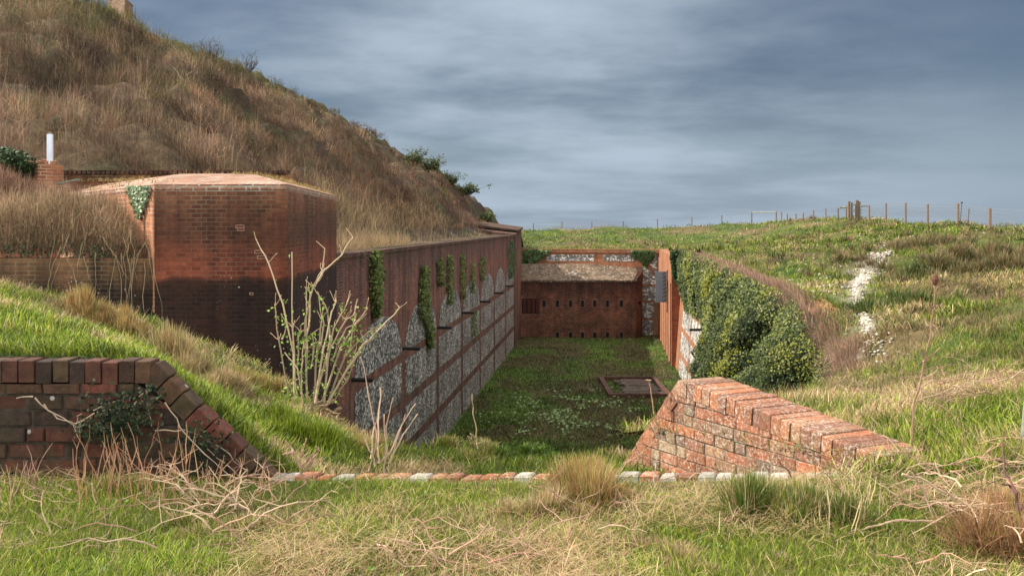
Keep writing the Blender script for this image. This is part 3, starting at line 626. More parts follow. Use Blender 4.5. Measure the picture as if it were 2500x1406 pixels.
# ------------------------------------------------------------------ vegetation builders (numpy)
def blades(pts, L, W, az, lean, cb, ct, curl=.5, face=None):
    """tapered curved blades: root colour cb, tip colour ct"""
    n = len(pts); L = np.broadcast_to(L,n); W = np.broadcast_to(W,n); lean = np.broadcast_to(lean,n)
    dx = np.cos(az); dy = np.sin(az)
    fa = az+PI/2+rng.uniform(-.9,.9,n) if face is None else face
    sx = np.cos(fa)*W/2; sy = np.sin(fa)*W/2
    V = np.empty((n,7,3)); lv = [0,.4,.75,1.]; wd = [1,.85,.5,0]
    a0 = lean*(1-curl)
    cur = np.zeros((n,2)); prev = 0; h = np.zeros(n); r = np.zeros(n); k = 0
    for i in range(4):
        if i:
            ang = a0+lean*curl*2*lv[i]; ds = (lv[i]-lv[i-1])*L; r = r+np.sin(ang)*ds; h = h+np.cos(ang)*ds
        cxp = pts[:,0]+dx*r; cyp = pts[:,1]+dy*r; czp = pts[:,2]+h
        if i < 3:
            V[:,k] = np.c_[cxp-sx*wd[i],cyp-sy*wd[i],czp]; V[:,k+1] = np.c_[cxp+sx*wd[i],cyp+sy*wd[i],czp]; k += 2
        else: V[:,k] = np.c_[cxp,cyp,czp]
    Fb = np.array([(0,1,3),(0,3,2),(2,3,5),(2,5,4),(4,5,6)]); Fc = (np.arange(n)[:,None,None]*7+Fb).reshape(-1,3)
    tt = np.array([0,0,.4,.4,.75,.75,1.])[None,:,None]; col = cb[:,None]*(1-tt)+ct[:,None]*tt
    return V.reshape(-1,3), Fc, col.reshape(-1,3)
def joinb(parts):
    Vs = []; Fs = []; Cs = []; o = 0
    for V,F_,c in parts: Vs.append(V); Fs.append(F_+o); Cs.append(c); o += len(V)
    return np.concatenate(Vs), np.concatenate(Fs), np.concatenate(Cs)
def pal(n, arr, w=None, j=.2):
    arr = np.array(arr); w = None if w is None else np.array(w)/sum(w); c = arr[rng.choice(len(arr), n, p=w)]
    return c*rng.uniform(1-j,1+j,(n,1))*rng.uniform(.93,1.07,(n,3))
GR = [(.17,.24,.018),(.23,.30,.026),(.10,.165,.014),(.33,.37,.05),(.07,.12,.014)]
ST = [(.48,.35,.19),(.56,.44,.26),(.36,.24,.12),(.30,.25,.09),(.48,.31,.19)]
def grass(name, fn, x, y, dens_l, Lr, Wr, drymask, label=None, extra=1.0, gcol=GR, dcol=ST, lean=(.15,.9), mat='leaf'):
    n = len(x); z = fn(x,y); pts = np.c_[x,y,z-.01]
    d = drymask(x,y); isdry = rng.random(n) < d
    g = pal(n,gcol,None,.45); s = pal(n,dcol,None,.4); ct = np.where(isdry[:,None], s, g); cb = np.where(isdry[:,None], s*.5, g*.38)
    ct = ct*(.45+1.1*fbm(x*2.6,y*2.6,101))[:,None]*(.62+.75*sstep(.35,.65,fbm(x*.55,y*.55,107)))[:,None]
    hgt = .6+.8*fbm(x*1.7,y*1.7,103)
    L = rng.uniform(*Lr,n)*hgt; W = rng.uniform(*Wr,n)
    ln = rng.uniform(*lean,n)+isdry*rng.uniform(0,.5,n); az = 2*PI*fbm(x*.8,y*.8,105)*1.6+rng.normal(0,1.7,n)
    V,Fc,c = blades(pts,L,W,az,ln,cb,ct,.55,rng.uniform(0,2*PI,n))
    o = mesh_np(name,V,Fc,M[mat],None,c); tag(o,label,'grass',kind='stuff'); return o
def wedge(n, d0, d1, xl=-.60, xr=.60, pw=0):
    d = np.exp(rng.uniform(math.log(d0),math.log(d1),n)); k = rng.uniform(xl,xr,n); return k*d, d
# foreground turf
def drynear(x,y): return np.clip(.12+.55*sstep(.54,.7,fbm(x*1.1+2,y*1.6,111)),0.05,.85)
x,y = wedge(320000,2.4,4.96,-.8,.85)
grass('grass', terr, x, y, 0, (.03,.085), (.0016,.0034), drynear, 'short mixed green and straw turf across the near foreground')
# flattened straw thatch in front
x,y = wedge(80000,2.6,4.95,-.66,.7); m = fbm(x*1.3+2,y*1.8,111)+rng.normal(0,.05,len(x)) > .62; x = x[m]; y = y[m]
n = len(x); pts = np.c_[x,y,terr(x,y)+rng.uniform(.0,.05,n)]; c = pal(n,ST)
V,Fc,c2 = blades(pts,rng.uniform(.05,.19,n),rng.uniform(.0016,.003,n),rng.uniform(0,2*PI,n),rng.uniform(1.0,1.6,n),c*.7,c,.25)
tag(mesh_np('dry_grass',V,Fc,M['dry'],None,c2),'flattened straw coloured dead grass over the near turf','dry grass',kind='stuff')
n = 5200; x,y = wedge(n,2.7,4.95,-.64,.68); m = fbm(x*1.7+5,y*1.7,211) > .55; x,y = x[m],y[m]; n = len(x)
_pts = np.c_[x,y,terr(x,y)+rng.uniform(.01,.05,n)]; WEED = (_pts, n)
# right field, near to far
def dryfield(x,y):
    return np.clip(.12+.6*sstep(.54,.7,fbm(x*.35+9,y*.35,13))+.4*sstep(.54,.72,fbm(x*1.1,y*1.1,15))+.55*(y < 20)*sstep(.5,.62,fbm(x*.9+3,y*.9,17)),.04,.88)
def field(n,d0,d1,Lr,Wr,nm,lb,xl=-.05,xr=.66):
    x,y = wedge(n,d0,d1,xl,xr); m = ~inpoly(x,y,HOLE)&(rng.random(n) > chalkmask(x,y)*.93); x,y = x[m],y[m]
    return grass(nm,terr,x,y,0,Lr,Wr,dryfield,lb)
field(185000,5.0,17,(.06,.17),(.004,.009),'grass','green rough grass on the slope just right of the brick wing wall',-.05,.9)
field(120000,17,50,(.10,.24),(.012,.026),'grass','tufted grass on the chalky bank above the ivy wall',.1,.8)
field(80000,50,120,(.14,.32),(.03,.07),'grass','far grass bank under the post and wire fence',-.05,.6)
# shaggy clumps on the bank
nc = 2600; cx_ = np.exp(rng.uniform(math.log(9),math.log(95),nc)); cy_ = cx_; cx_ = rng.uniform(.08,.75,nc)*cy_; n = 110000; gi = rng.integers(0,nc,n); rad = rng.uniform(.15,.55,nc)[gi]; a = rng.uniform(0,2*PI,n); r = np.abs(rng.normal(0,.5,n))*rad
x = cx_[gi]+r*np.cos(a); y = cy_[gi]+r*np.sin(a); pd = fbm(cx_*.25+3,cy_*.25,215)[gi]; m = ~inpoly(x,y,HOLE)&(chalkmask(x,y) < .3)&(pd > .44); x,y,gi,a,r,rad = x[m],y[m],gi[m],a[m],r[m],rad[m]; n = len(x)
cc0 = pal(nc,[(.26,.18,.09),(.17,.11,.06),(.09,.12,.02),(.06,.09,.015),(.30,.21,.12),(.12,.15,.03)],None,.3)[gi]*rng.uniform(.6,1.4,(n,1))
V,Fc,c = blades(np.c_[x,y,terr(x,y)-.03],rng.uniform(.15,.42,n)*np.clip(y/25,.6,1.3),rng.uniform(.006,.011,n)*np.clip(y/14,.7,4),a+rng.normal(0,.8,n),np.clip(.4+r/rad*.7+rng.normal(0,.3,n),.1,1.9),cc0*.35,cc0,.6)
tag(mesh_np('grass',V,Fc,M['leaf'],None,c),'shaggy dark and straw clumps dotted over the grass bank','grass',kind='stuff')
# ledge and mound
x = rng.uniform(-5.2,1.9,140000); y = 5.1+6*rng.random(140000)**1.3; m = inpoly(x,y,BANK)&(x > -.62*y-1); x,y = x[m],y[m]
def drybank(x,y):
    return np.clip(.06+.85*sstep(.52,.68,fbm(x*1.5,y*1.5,53))+.6*sstep(8.3,9.4,y)*sstep(-3.6,-2.8,x)*1.0,.04,.95)
grass('grass', bank, x, y, 0, (.05,.13), (.004,.008), drybank, 'bright green grass on the mound and ledge behind the left wing wall')
# ditch floor
x,y = wedge(90000,30,76,-.1,.18); m = (x > scarpX(y)+.1)&(x < ctrX(y)-.3); x,y = x[m],y[m]
grass('grass', floorz, x, y, 0, (.06,.22), (.02,.05), lambda x,y: np.clip(.05+.6*sstep(.42,.6,fbm(x*.5+7,y*.35,67)),0,.6), 'dark grass and weeds covering the shaded ditch floor', gcol=[(.11,.16,.03),(.16,.22,.045),(.08,.12,.025)], dcol=[(.17,.12,.06),(.11,.08,.04)])
# pale leafy weeds on the floor
n = 1500; t_ = rng.random(n); x = rng.normal(0,1,n)*1.6+2.8; y = 44+rng.normal(0,1,n)*3.2; m = fbm(x*.9,y*.9,121) > .5; x,y = x[m],y[m]; n = len(x)
def leaves(P_, Nn, size, col, asp=.8, jit=.6):
    n = len(P_); N = Nn+rng.normal(0,jit,(n,3)); N /= np.linalg.norm(N,axis=1,keepdims=True)
    T = rng.normal(0,1,(n,3)); T -= (T*N).sum(1,keepdims=True)*N; T /= np.linalg.norm(T,axis=1,keepdims=True); Bn = np.cross(N,T); s = np.broadcast_to(size,n)[:,None]
    V = np.stack([P_-T*s*.5, P_+Bn*s*.5*asp-T*s*.1+N*s*.12, P_+T*s*.6, P_-Bn*s*.5*asp-T*s*.1+N*s*.12],1)
    return V.reshape(-1,3), (np.arange(n)[:,None]*4+np.array([0,1,2,3])), np.repeat(col,4,0)
V,Fc,c = leaves(np.c_[x,y,np.full(n,.12)],np.tile((0,-.3,1.),(n,1)),rng.uniform(.08,.16,n),pal(n,[(.16,.24,.08),(.22,.30,.13)]))
tag(mesh_np('weeds',V,Fc,M['leaf'],None,c),'pale green leafy weeds scattered over the middle of the ditch floor','weeds',kind='stuff')
_pts,n = WEED; V,Fc,c = leaves(_pts,np.tile((-.3,-.2,1.),(n,1)),rng.uniform(.009,.02,n),pal(n,[(.12,.20,.03),(.17,.24,.05),(.08,.14,.02)]))
tag(mesh_np('weeds',V,Fc,M['leaf'],None,c),'small broad leaved weeds growing through the near turf','weeds',kind='stuff')
# ------------------------------------------------------------------ hill cover
HC = [((.42,.30,.18),.6),((.30,.195,.12),1),((.18,.115,.07),1.2),((.10,.062,.045),1.6),((.25,.14,.095),1.2),((.10,.105,.035),1.2),((.38,.25,.16),.6)]
def hillcover(n, d0, d1, L0, W0, ncl, seed, xl=-.60, xr=.02):
    k = rng.uniform(xl,xr,ncl); d = np.exp(rng.uniform(math.log(d0),math.log(d1),ncl)); cx = k*d; cy = d
    cdir = rng.uniform(0,2*PI,ncl); ccol = pal(ncl,[c for c,w in HC],[w for c,w in HC],.15); cs_ = rng.uniform(.6,1.4,ncl); clean = rng.uniform(.5,1.7,ncl)
    gi = rng.integers(0,ncl,n); r = np.abs(rng.normal(0,.55,n))*cs_[gi]; a = rng.uniform(0,2*PI,n)
    x = cx[gi]+r*np.cos(a); y = cy[gi]+r*np.sin(a); t = scarpX(y)-x
    m = (t > .6)&(y > 25.7)&~((np.abs(x+31.)<2.2)&(y > 70)&(y < 82)); m &= ~((t < 2.6)&(y > 36)&(rng.random(n) < .93)); x,y,gi,r,t = x[m],y[m],gi[m],r[m],t[m]; n = len(x)
    z = hill(x,y); g = hillgreen(x,y); isg = rng.random(n) < g*.85
    dk = y/40.
    col = ccol[gi]*rng.uniform(.55,1.4,(n,1))*(.25+1.2*sstep(.3,.7,fbm(x*.45,(y+z)*.45,201)))[:,None]; col = np.where(isg[:,None], pal(n,[(.14,.15,.035),(.18,.17,.05),(.09,.11,.025)]), col)  # noise multiplier paints dark shadow pockets into the scrub colour
    pu = sstep(14,3,t)*sstep(34,46,y)*(rng.random(n) < .7); col = col*(1-pu[:,None])+pal(n,[(.19,.10,.06),(.13,.075,.05),(.26,.16,.095)])*pu[:,None]
    # berm and lower edge: straw
    st = (rng.random(n) < .75*(1-sstep(1.5,5,t)))&(y < 60); col = np.where(st[:,None], pal(n,[(.46,.34,.19),(.36,.25,.13)]), col)
    L = rng.uniform(.5,1.2,n)*L0*(1-.3*isg)*cs_[gi]*(1-.4*sstep(60,85,y)); W = rng.uniform(.7,1.3,n)*W0*dk
    rn = np.minimum(r/(.8*cs_[gi]),1.6); a = a[m]; az = a+rng.normal(0,.9,n); ln = np.clip(.25+rn*.95+rng.normal(0,.45,n),.05,2.2)
    pts = np.c_[x,y,z-.08+cs_[gi]*.45*np.clip(1-rn**2,0,1)*rng.uniform(.3,1,n)*(t > 2.6)]
    return blades(pts,L,W,az,ln,col*.6,col,.8,rng.uniform(0,2*PI,n))
V,Fc,c = joinb([hillcover(230000,26,88,.5,.012,2300,1), hillcover(50000,26,60,.95,.008,1500,2)])
tag(mesh_np('bramble_scrub',V,Fc,M['dry'],None,c),'brown leafless brambles and dead grass matted over the tall hill','scrub',kind='stuff')
# straight pale twigs on the hill
# ------------------------------------------------------------------ branch helper for individual plants
def wig(p0, p1, n=6, amp=.03, sag=0):
    p0 = Vector(p0); p1 = Vector(p1); L = (p1-p0).length; pts = []
    o = Vector((0,0,0))
    for i in range(n+1):
        t = i/n; o = o+Vector((random.gauss(0,1),random.gauss(0,1),random.gauss(0,1)))*amp*L/n if 0 < i < n else o*(1 if i == 0 else .4)
        pts.append(p0.lerp(p1,t)+o+Vector((0,0,sag*L*4*t*(1-t))))
    return pts
def shade(c):
    k = random.uniform(.75,1.2); return tuple(v*k for v in c)
TW = [(.40,.30,.20),(.34,.24,.15),(.30,.19,.13)]
def tube_px(mb, pl, d, r0, r1, col, n=6):
    """stem through points (x,y in photo terms, converted at the plant's distance)"""
    pts = [P(a,b_,d+dz) for a,b_,dz in pl]; 
    # subdivide
    out = []
    for i in range(len(pts)-1):
        for q in range(3): out.append(pts[i].lerp(pts[i+1],q/3)+Vector((random.gauss(0,1),random.gauss(0,1),random.gauss(0,1)))*.0035)
    out.append(pts[-1]); k = len(out); mb.tube(out,[r0+(r1-r0)*i/(k-1)+ (.0012 if i%3==0 else 0) for i in range(k)],n,col); return out
# coppiced shrub on the bank
el = empty('coppiced_shrub', P(770,985,8.2)); tag(el, 'cut back leafless shrub with tall pale upright stems and green buds', 'shrub')
st_ = [[(720,975,0),(716,860,.05),(690,740,.1),(655,640,.15),(628,590,.2)],[(725,975,0),(714,800,0),(713,615,0)],[(705,960,0),(680,830,-.1),(672,748,-.1)],
 [(750,975,0),(745,850,0),(745,780,0),(765,700,0),(785,660,0),(793,608,0)],[(765,700,0),(790,662,0.1),(835,622,.15),(862,580,.2)],[(748,970,0.1),(752,850,.1),(748,708,.1)],
 [(765,985,0),(775,850,0),(786,780,0),(778,720,0)],[(790,985,0),(800,880,0),(815,800,0),(835,765,0),(848,740,0)],[(785,980,.1),(830,850,.1),(870,790,.1),(895,755,.1)],[(800,985,-.1),(850,900,-.1),(890,840,-.1),(930,800,-.1),(975,752,-.1)],
 [(800,985,0),(840,870,0),(900,810,0),(940,795,0)],[(770,985,-.1),(790,850,-.1),(810,760,-.1),(820,738,-.1)],[(725,890,0),(730,820,0),(733,812,0)],[(770,980,.2),(800,860,.2),(845,780,.2),(862,770,.2)],[(812,985,.1),(845,930,.1),(868,870,.1)],
 [(760,900,0),(765,860,0),(763,812,0)],[(740,985,-.15),(728,900,-.15),(695,860,-.1)],[(850,860,.1),(862,800,.1),(873,730,.1)],[(795,900,.05),(806,830,.05),(800,760,.05),(775,712,.05)],[(810,880,0),(826,840,0),(846,800,.05),(870,792,.05)],[(690,830,-.1),(700,790,-.1),(686,765,-.1)],[(745,850,0),(755,770,.05),(758,715,.05),(744,700,.05)],
 [(850,900,-.1),(880,850,-.1),(912,825,-.1),(905,800,-.1)],[(772,870,.1),(783,840,.1),(792,800,.12),(788,770,.12)],[(735,960,.1),(738,880,.12),(742,830,.12)]]
b = MB()
for s_ in st_: tube_px(b, s_, 8.2, .0095 if len(s_) > 3 else .006, .004, shade(TW[0]), 6)
for s_ in st_[:16]:
    for q in range(4):
        i = random.randrange(1,len(s_)); a,b_,dz = s_[i]; ddx = random.uniform(-26,26); tube_px(b, [(a,b_,dz),(a+ddx,b_-random.uniform(12,35),dz+.05)], 8.2, .0035, .0018, TW[1], 4)
b.build('stem', M['twig'], el)
b = MB()
for k in range(26):
    a = random.uniform(0,2*PI); c = P(770+random.uniform(-55,75),990+random.uniform(-15,80),8.15+random.uniform(-.1,.1)); b.tube(wig(c,c+Vector((math.cos(a)*.22,-.08,random.uniform(-.2,.05))),5,.25),[.016,.013,.01,.008,.006,.004],6,shade((.2,.14,.08)))
b.tube([P(770,1070,8.2),P(775,1020,8.2),P(765,985,8.2)],[.16,.14,.09],9,(.10,.075,.045)); b.build('stump', M['twig'], el)
Q = []
for k in range(560):
    s_ = random.choice(st_); i = random.randrange(len(s_)-1); tq = random.random(); a = s_[i][0]+(s_[i+1][0]-s_[i][0])*tq; c = s_[i][1]+(s_[i+1][1]-s_[i][1])*tq
    if c < 690 and random.random() < .93: continue
    Q.append(P(a+random.gauss(0,7),c+random.gauss(0,6),8.15+random.gauss(0,.05)))
for cx_,cy_ in ((870,830),(850,845),(770,960),(715,960),(745,900),(790,880),(760,830)):
    for k in range(26): Q.append(P(cx_+random.gauss(0,16),cy_+random.gauss(0,12),8.1+random.gauss(0,.05)))
Q = np.array([tuple(q) for q in Q]); V,Fc,c = leaves(Q,np.tile((-.4,-.5,.7),(len(Q),1)),rng.uniform(.012,.032,len(Q)),pal(len(Q),[(.16,.28,.03),(.22,.34,.05),(.10,.18,.03)]))
mesh_np('bud_leaves',V,Fc,M['leaf'],el,c)
# generic small woody things
def woody(name, label, cat, root, stems, d, r0=.006, r1=.002, col=TW[0], leaf=None, group=None):
    e = empty(name, root); tag(e, label, cat, group); b = MB()
    for s_ in stems: tube_px(b, s_, d, r0, r1, shade(col), 5)
    b.build('stem', M['twig'], e); return e
woody('sapling','thin leafless shoots fanning up from the edging just right of the coppiced shrub','sapling',P(925,1165,5.25),
  [[(900,1150,0),(920,1060,.03),(900,960,.05),(880,870,.08)],[(925,1130,0),(925,1030,.0),(928,945,0)],[(905,1120,0),(915,1040,.05),(928,985,.05),(930,950,.05)],[(938,1160,0),(942,1090,0),(938,1010,0)],[(940,1130,0),(945,1040,0),(960,970,0)],[(925,1130,.02),(950,1110,.02),(985,1030,.02),(1015,985,.02)],[(950,1130,0),(985,1060,0),(1020,1010,0)],[(945,1170,0),(960,1100,0),(990,1010,0)],[(915,1140,0),(895,1080,0),(897,1060,0)],[(945,1170,0),(948,1200,-.05),(900,1270,-.2)]], 5.25,.005,.0018,(.42,.30,.22))
woody('dead_stem','short forked reddish dead branch sticking up from the near grass below the left wing wall','branch',P(745,1180,4.9),
  [[(745,1185,0),(735,1140,0),(715,1100,0),(697,1075,0)],[(738,1140,0),(755,1120,0),(772,1095,0)],[(745,1150,0),(760,1125,0),(780,1100,0),(772,1090,0)],[(715,1105,0),(700,1106,0),(690,1108,0)],[(735,1120,0),(740,1098,0),(748,1070,0)]], 4.9,.008,.003,(.36,.22,.16))
woody('teasel','tall dead teasel with a brown seed head rising over the right hand grass','teasel',P(2222,1115,5.6),
  [[(2222,1115,0),(2235,980,0),(2258,880,0),(2275,790,0),(2283,690,0)],[(2255,885,0),(2275,870,0),(2295,850,0)],[(2262,885,0),(2250,860,0),(2244,845,0)],[(2275,750,0),(2285,745,0),(2300,750,0)],[(2277,750,0),(2268,742,0),(2262,744,0)]], 5.6,.0075,.003,(.24,.15,.10))
te = bpy.data.objects['teasel']; b = MB(); c = P(2283,682,5.6)
b.tube([c+Vector((0,0,-.035)),c+Vector((0,0,-.02)),c,c+Vector((0,0,.022)),c+Vector((0,0,.035))],[.006,.015,.02,.014,.004],9,(.10,.045,.03)); b.build('seed_head', M['twig'], te)
e = woody('seed_stalk','short dry stalk with a flat seed head in front of the boarded plot','stalk',P(1600,1000,6.9),[[(1597,1010,0),(1592,975,0),(1585,935,0)]],6.9,.005,.003,(.36,.22,.13))
b = MB(); c = P(1583,930,6.9)
for k in range(7): a = k*.9; b.tube([c,c+Vector((math.cos(a)*.02,math.sin(a)*.015,.008))],.004,5,(.3,.18,.11))
b.build('seed_head', M['twig'], e)
woody('weed_stalk','knobbly dead weed stalk on the ledge in front of the ditch floor','stalk',P(1165,1100,7.7),[[(1165,1095,0),(1163,1050,0),(1155,1010,0),(1153,962,0)],[(1163,1070,0),(1152,1060,0),(1147,1058,0)],[(1164,1085,0),(1180,1078,0),(1176,1068,0)]],7.7,.006,.003,(.34,.27,.15))
woody('weed_stalk','slim dark upright stalk in the near turf left of centre','stalk',P(870,1240,4.5),[[(864,1290,0),(870,1220,0),(870,1140,0)]],4.5,.006,.004,(.17,.13,.07))
woody('weed_stalk','pair of short twigs poking up by the right end of the brick edging','stalk',P(1655,1160,4.9),[[(1655,1200,0),(1645,1150,0),(1648,1120,0)],[(1655,1200,0),(1690,1160,0),(1715,1150,0)]],4.9,.004,.002,(.36,.25,.16))
woody('weed_stalk','curved dark twig leaning against the foot of the sunlit wing wall','stalk',P(1940,1200,4.8),[[(1942,1208,0),(1925,1150,0),(1903,1125,0)]],4.8,.005,.002,(.12,.07,.05))
# trailing vine on the left wing wall + ivy patch + reddish shoots in front
v_ = empty('trailing_vine', P(300,1000,4.9)); tag(v_, 'bare trailing vine stems over a dark ivy patch on the left wing wall', 'vine')
b = MB()
for s_ in [[(85,970,0),(130,1010,0),(190,1040,0),(260,1045,0)],[(80,968,0),(40,972,0)],[(105,990,0),(140,1020,0),(185,1035,0)],[(185,1035,0),(230,1010,.02),(270,1000,.02)],[(185,1043,0),(190,1015,0),(200,1010,0)],[(405,985,-.05),(440,1040,-.05),(500,1110,-.08),(560,1160,-.1)],[(380,1050,0),(450,1050,0),(500,1070,0),(560,1110,0),(600,1150,0)],[(440,1050,0),(500,1090,0),(545,1130,0),(600,1180,-.05)],[(360,955,0),(362,990,0),(370,1040,0)],[(305,1000,0),(330,985,0),(350,960,0)],[(230,1000,0),(265,985,0),(300,1000,0)],[(340,1060,0),(335,1030,0),(330,1010,0)]]:
    tube_px(b, s_, 4.95, .0035, .0015, shade((.30,.23,.17)), 5)
b.build('stem', M['twig'], v_)
Q = np.array([tuple(P(random.gauss(cx_,sx_),random.gauss(cy_,sy_),4.95)-Vector((0,random.uniform(0,.05),0))) for cx_,cy_,sx_,sy_,k in ((300,1020,40,32,900),(250,1050,30,15,260),(490,1080,35,28,420),(350,975,30,12,120),(375,945,8,5,40)) for _ in range(k)])
Q = Q[rng.random(len(Q)) < .6]; V,Fc,c = leaves(Q,np.tile((0,-1.,.3),(len(Q),1)),rng.uniform(.014,.028,len(Q)),pal(len(Q),[(.018,.028,.012),(.03,.045,.018),(.012,.018,.01)])); mesh_np('ivy_leaves',V,Fc,M['twig'],v_,c)
# thin reddish shoots: a countable bush in front of wing wall
def shoots(name,label,px0,px1,py0,d,n,hr,col,lean=.25):
    e = empty(name, P((px0+px1)/2,py0,d)); tag(e,label,'shoots'); b = MB()
    for k in range(n):
        px = random.uniform(px0,px1); dd = d+random.uniform(-.25,.25); c = P(px,py0,dd); c.z = float(terr(np.array([c.x]),np.array([min(c.y,4.95)]))[0]) ; h = random.uniform(*hr)
        tip = c+Vector((random.gauss(0,lean)*h,random.gauss(0,lean*.6)*h,h)); pts = wig(c,tip,5,.12); b.tube(pts,[.003,.0028,.0025,.0022,.0018,.001],4,shade(col))
        if random.random() < .5:
            q = pts[3]; b.tube(wig(q,q+Vector((random.uniform(-.06,.06),0,random.uniform(.02,.08))),3,.1),[.0018,.0015,.0012,.0008],4,col)
    b.build('stem', M['twig'], e)
shoots('bramble_shoots','dense stand of thin reddish shoots in front of the left wing wall',180,470,1150,4.7,60,(.10,.34),(.34,.19,.11))
shoots('bramble_shoots','sparse reddish shoots below the raking end of the left wing wall',480,700,1160,4.65,22,(.08,.24),(.36,.23,.13))
shoots('bramble_shoots','few pinkish shoots at the left edge in front of the dark brick',5,120,1150,4.7,14,(.08,.25),(.33,.20,.15),.5)
shoots('grass_stalks','upright straw stalks in the tall grass below the sunlit wing wall',1980,2160,1250,4.3,26,(.08,.2),(.46,.36,.2),.15)
# fallen bramble tangle in the left foreground and others
def tangle(name,label,cx_,cy_,sx_,sy_,n,Lr,r,col,zup=.05,seed=0):
    random.seed(seed); e = empty(name, hit(cx_,cy_,terr,2.5,9)); tag(e,label,'brambles'); b = MB()
    for k in range(n):
        g = hit(random.gauss(cx_,sx_),random.gauss(cy_,sy_),terr,2.4,12)
        if g.y > 4.9 and cx_ < 1900: continue
        a = random.uniform(0,2*PI) if random.random() < .5 else random.choice((-.5,.4,2.8))+random.gauss(0,.3); L = random.uniform(*Lr); q = g+Vector((math.cos(a)*L,math.sin(a)*L*.6,random.uniform(-.02,.12)*1.5))
        q.z = max(q.z,float(terr(np.array([q.x]),np.array([q.y]))[0])+.02); g.z += random.uniform(0,zup)
        rad = r*random.uniform(.5,1.3); pts = wig(g,q,7,.22,random.uniform(.02,.16)); c = shade(random.choice(col)); b.tube(pts,[rad*(1-.1*i) for i in range(len(pts))],5,c)
        for w in range(2):
            i = random.randrange(2,6); p_ = pts[i]; b.tube(wig(p_,p_+Vector((random.gauss(0,.07),random.gauss(0,.05),random.uniform(0,.09))),3,.2),[rad*.5,rad*.45,rad*.35,rad*.2],4,c)
    b.build('stem', M['twig'], e); return e
PK = [(.36,.26,.18),(.30,.19,.13),(.33,.25,.16),(.24,.14,.10)]
tangle('bramble_tangle','fallen pale bramble stems tangled in the left foreground grass',560,1230,110,55,60,(.12,.5),.0042,PK,.08,1)
tangle('bramble_tangle','thin dead twigs lying in the grass at the bottom left corner',170,1290,110,60,30,(.08,.28),.0028,PK,.04,2)
tangle('bramble_tangle','broken pinkish stems along the bottom edge left of centre',1180,1380,130,25,26,(.1,.35),.004,[(.36,.2,.15),(.42,.28,.2)],.05,3)
tangle('bramble_tangle','few curved twigs beside the tall grass tussock at the centre',1480,1240,90,40,22,(.1,.35),.003,PK,.05,4)
tangle('bramble_tangle','arching brown bramble canes crowding the bottom right corner',2400,1260,75,75,70,(.12,.5),.0038,[(.40,.24,.16),(.30,.17,.12),(.12,.07,.05),(.44,.33,.22)],.16,5)
tangle('bramble_tangle','loop of pale cane in the grass right of the wing wall foot',2180,1200,60,35,14,(.12,.4),.0038,PK,.08,6)
tangle('bramble_tangle','bleached dead stems heaped on the slope behind the wing wall',2330,960,90,38,70,(.2,.7),.0045,PK,.15,7)
tangle('bramble_tangle','low pale twigs on the slope between wing wall and ivy',2110,960,60,22,40,(.15,.5),.004,PK,.1,8)
random.seed(21)
woody('bramble_cane','thick dark cane arching up at the right edge of the foreground','brambles',P(2480,1290,3.9),[[(2470,1400,0),(2490,1290,0),(2480,1200,0),(2450,1150,.05),(2448,1080,.1)],[(2500,1250,0),(2470,1190,.1),(2445,1180,.1)]],3.9,.008,.003,(.14,.07,.06))
woody('bramble_cane','long reddish cane crossing the grass at lower right, bare and thorny','brambles',P(2290,1280,4.1),[[(2290,1370,0),(2285,1270,0),(2255,1200,0),(2225,1150,0),(2205,1160,0)],[(2285,1275,0),(2200,1270,0),(2120,1285,0),(2070,1300,0)],[(2205,1155,0),(2260,1175,0),(2330,1215,0),(2400,1225,0)]],4.1,.0055,.0025,(.36,.26,.18))
# grey post at right edge
gp = empty('wooden_post', P(2500,1160,5.4)); tag(gp,'slanting grey green wooden post cut by the right edge of the photo','post')
b = MB(); b.tube([P(2496,1190,5.4),P(2510,1000,5.4),P(2522,900,5.4)],[.03,.028,.026],10,(1,1,1)); b.build('post_shaft', M['greywood'], gp)
# ------------------------------------------------------------------ tussocks
def tussock(name,label,fn,px,py,R,H,n,cols,dcols,df=.5,lean=.6,W=.004,dd=(2.5,12)):
    g = hit(px,py,fn,*dd); ns = 9; ox = rng.normal(0,.5,ns)*R; oy = rng.normal(0,.4,ns)*R; oh = rng.uniform(.45,1.05,ns); gi = rng.integers(0,ns,n); a = rng.uniform(0,2*PI,n); r = np.abs(rng.normal(0,.24,n))*R; x = g.x+ox[gi]+r*np.cos(a); y = g.y+oy[gi]+r*np.sin(a); r = r*1.6
    isd = rng.random(n) < df; c = np.where(isd[:,None],pal(n,dcols),pal(n,cols)); zz = fn(x,y)+H*.12*np.exp(-(r/R)**2*3)
    V,Fc,cc = blades(np.c_[x,y,zz-.02],H*rng.uniform(.35,1.1,n)*oh[gi],W*rng.uniform(.6,1.4,n),a+rng.normal(0,1.0,n),np.clip(lean*(.4+r/R)+rng.normal(0,.25,n),.05,1.8),c*.5,c,.6)
    o = mesh_np(name,V,Fc,M['leaf'],None,cc); o.location = (0,0,0); tag(o,label,'grass tussock'); return o
RU = [(.42,.24,.09),(.38,.26,.11),(.46,.33,.17)]
tussock('grass_tussock','large tussock of tawny and green grass in the centre foreground',terr,1440,1215,.24,.2,9000,GR,RU,.8)
tussock('grass_tussock','spilling mat of rust brown grass left of the centre tussock',terr,1340,1250,.16,.12,3500,GR,ST,.9,.9)
tussock('grass_tussock','tall dark green grass clump below the foot of the sunlit wing wall',terr,1960,1260,.24,.2,6500,[(.07,.12,.015),(.1,.15,.02)],ST,.3,.4)
tussock('grass_tussock','upright green clump left of the tall dark clump on the right',terr,1880,1240,.2,.15,3500,GR,ST,.3,.4)
tussock('grass_tussock','pale straw heap on the bottom edge right of centre',terr,1620,1375,.28,.09,5000,GR,[(.42,.29,.17),(.34,.22,.13)],.95,1.3,.003)
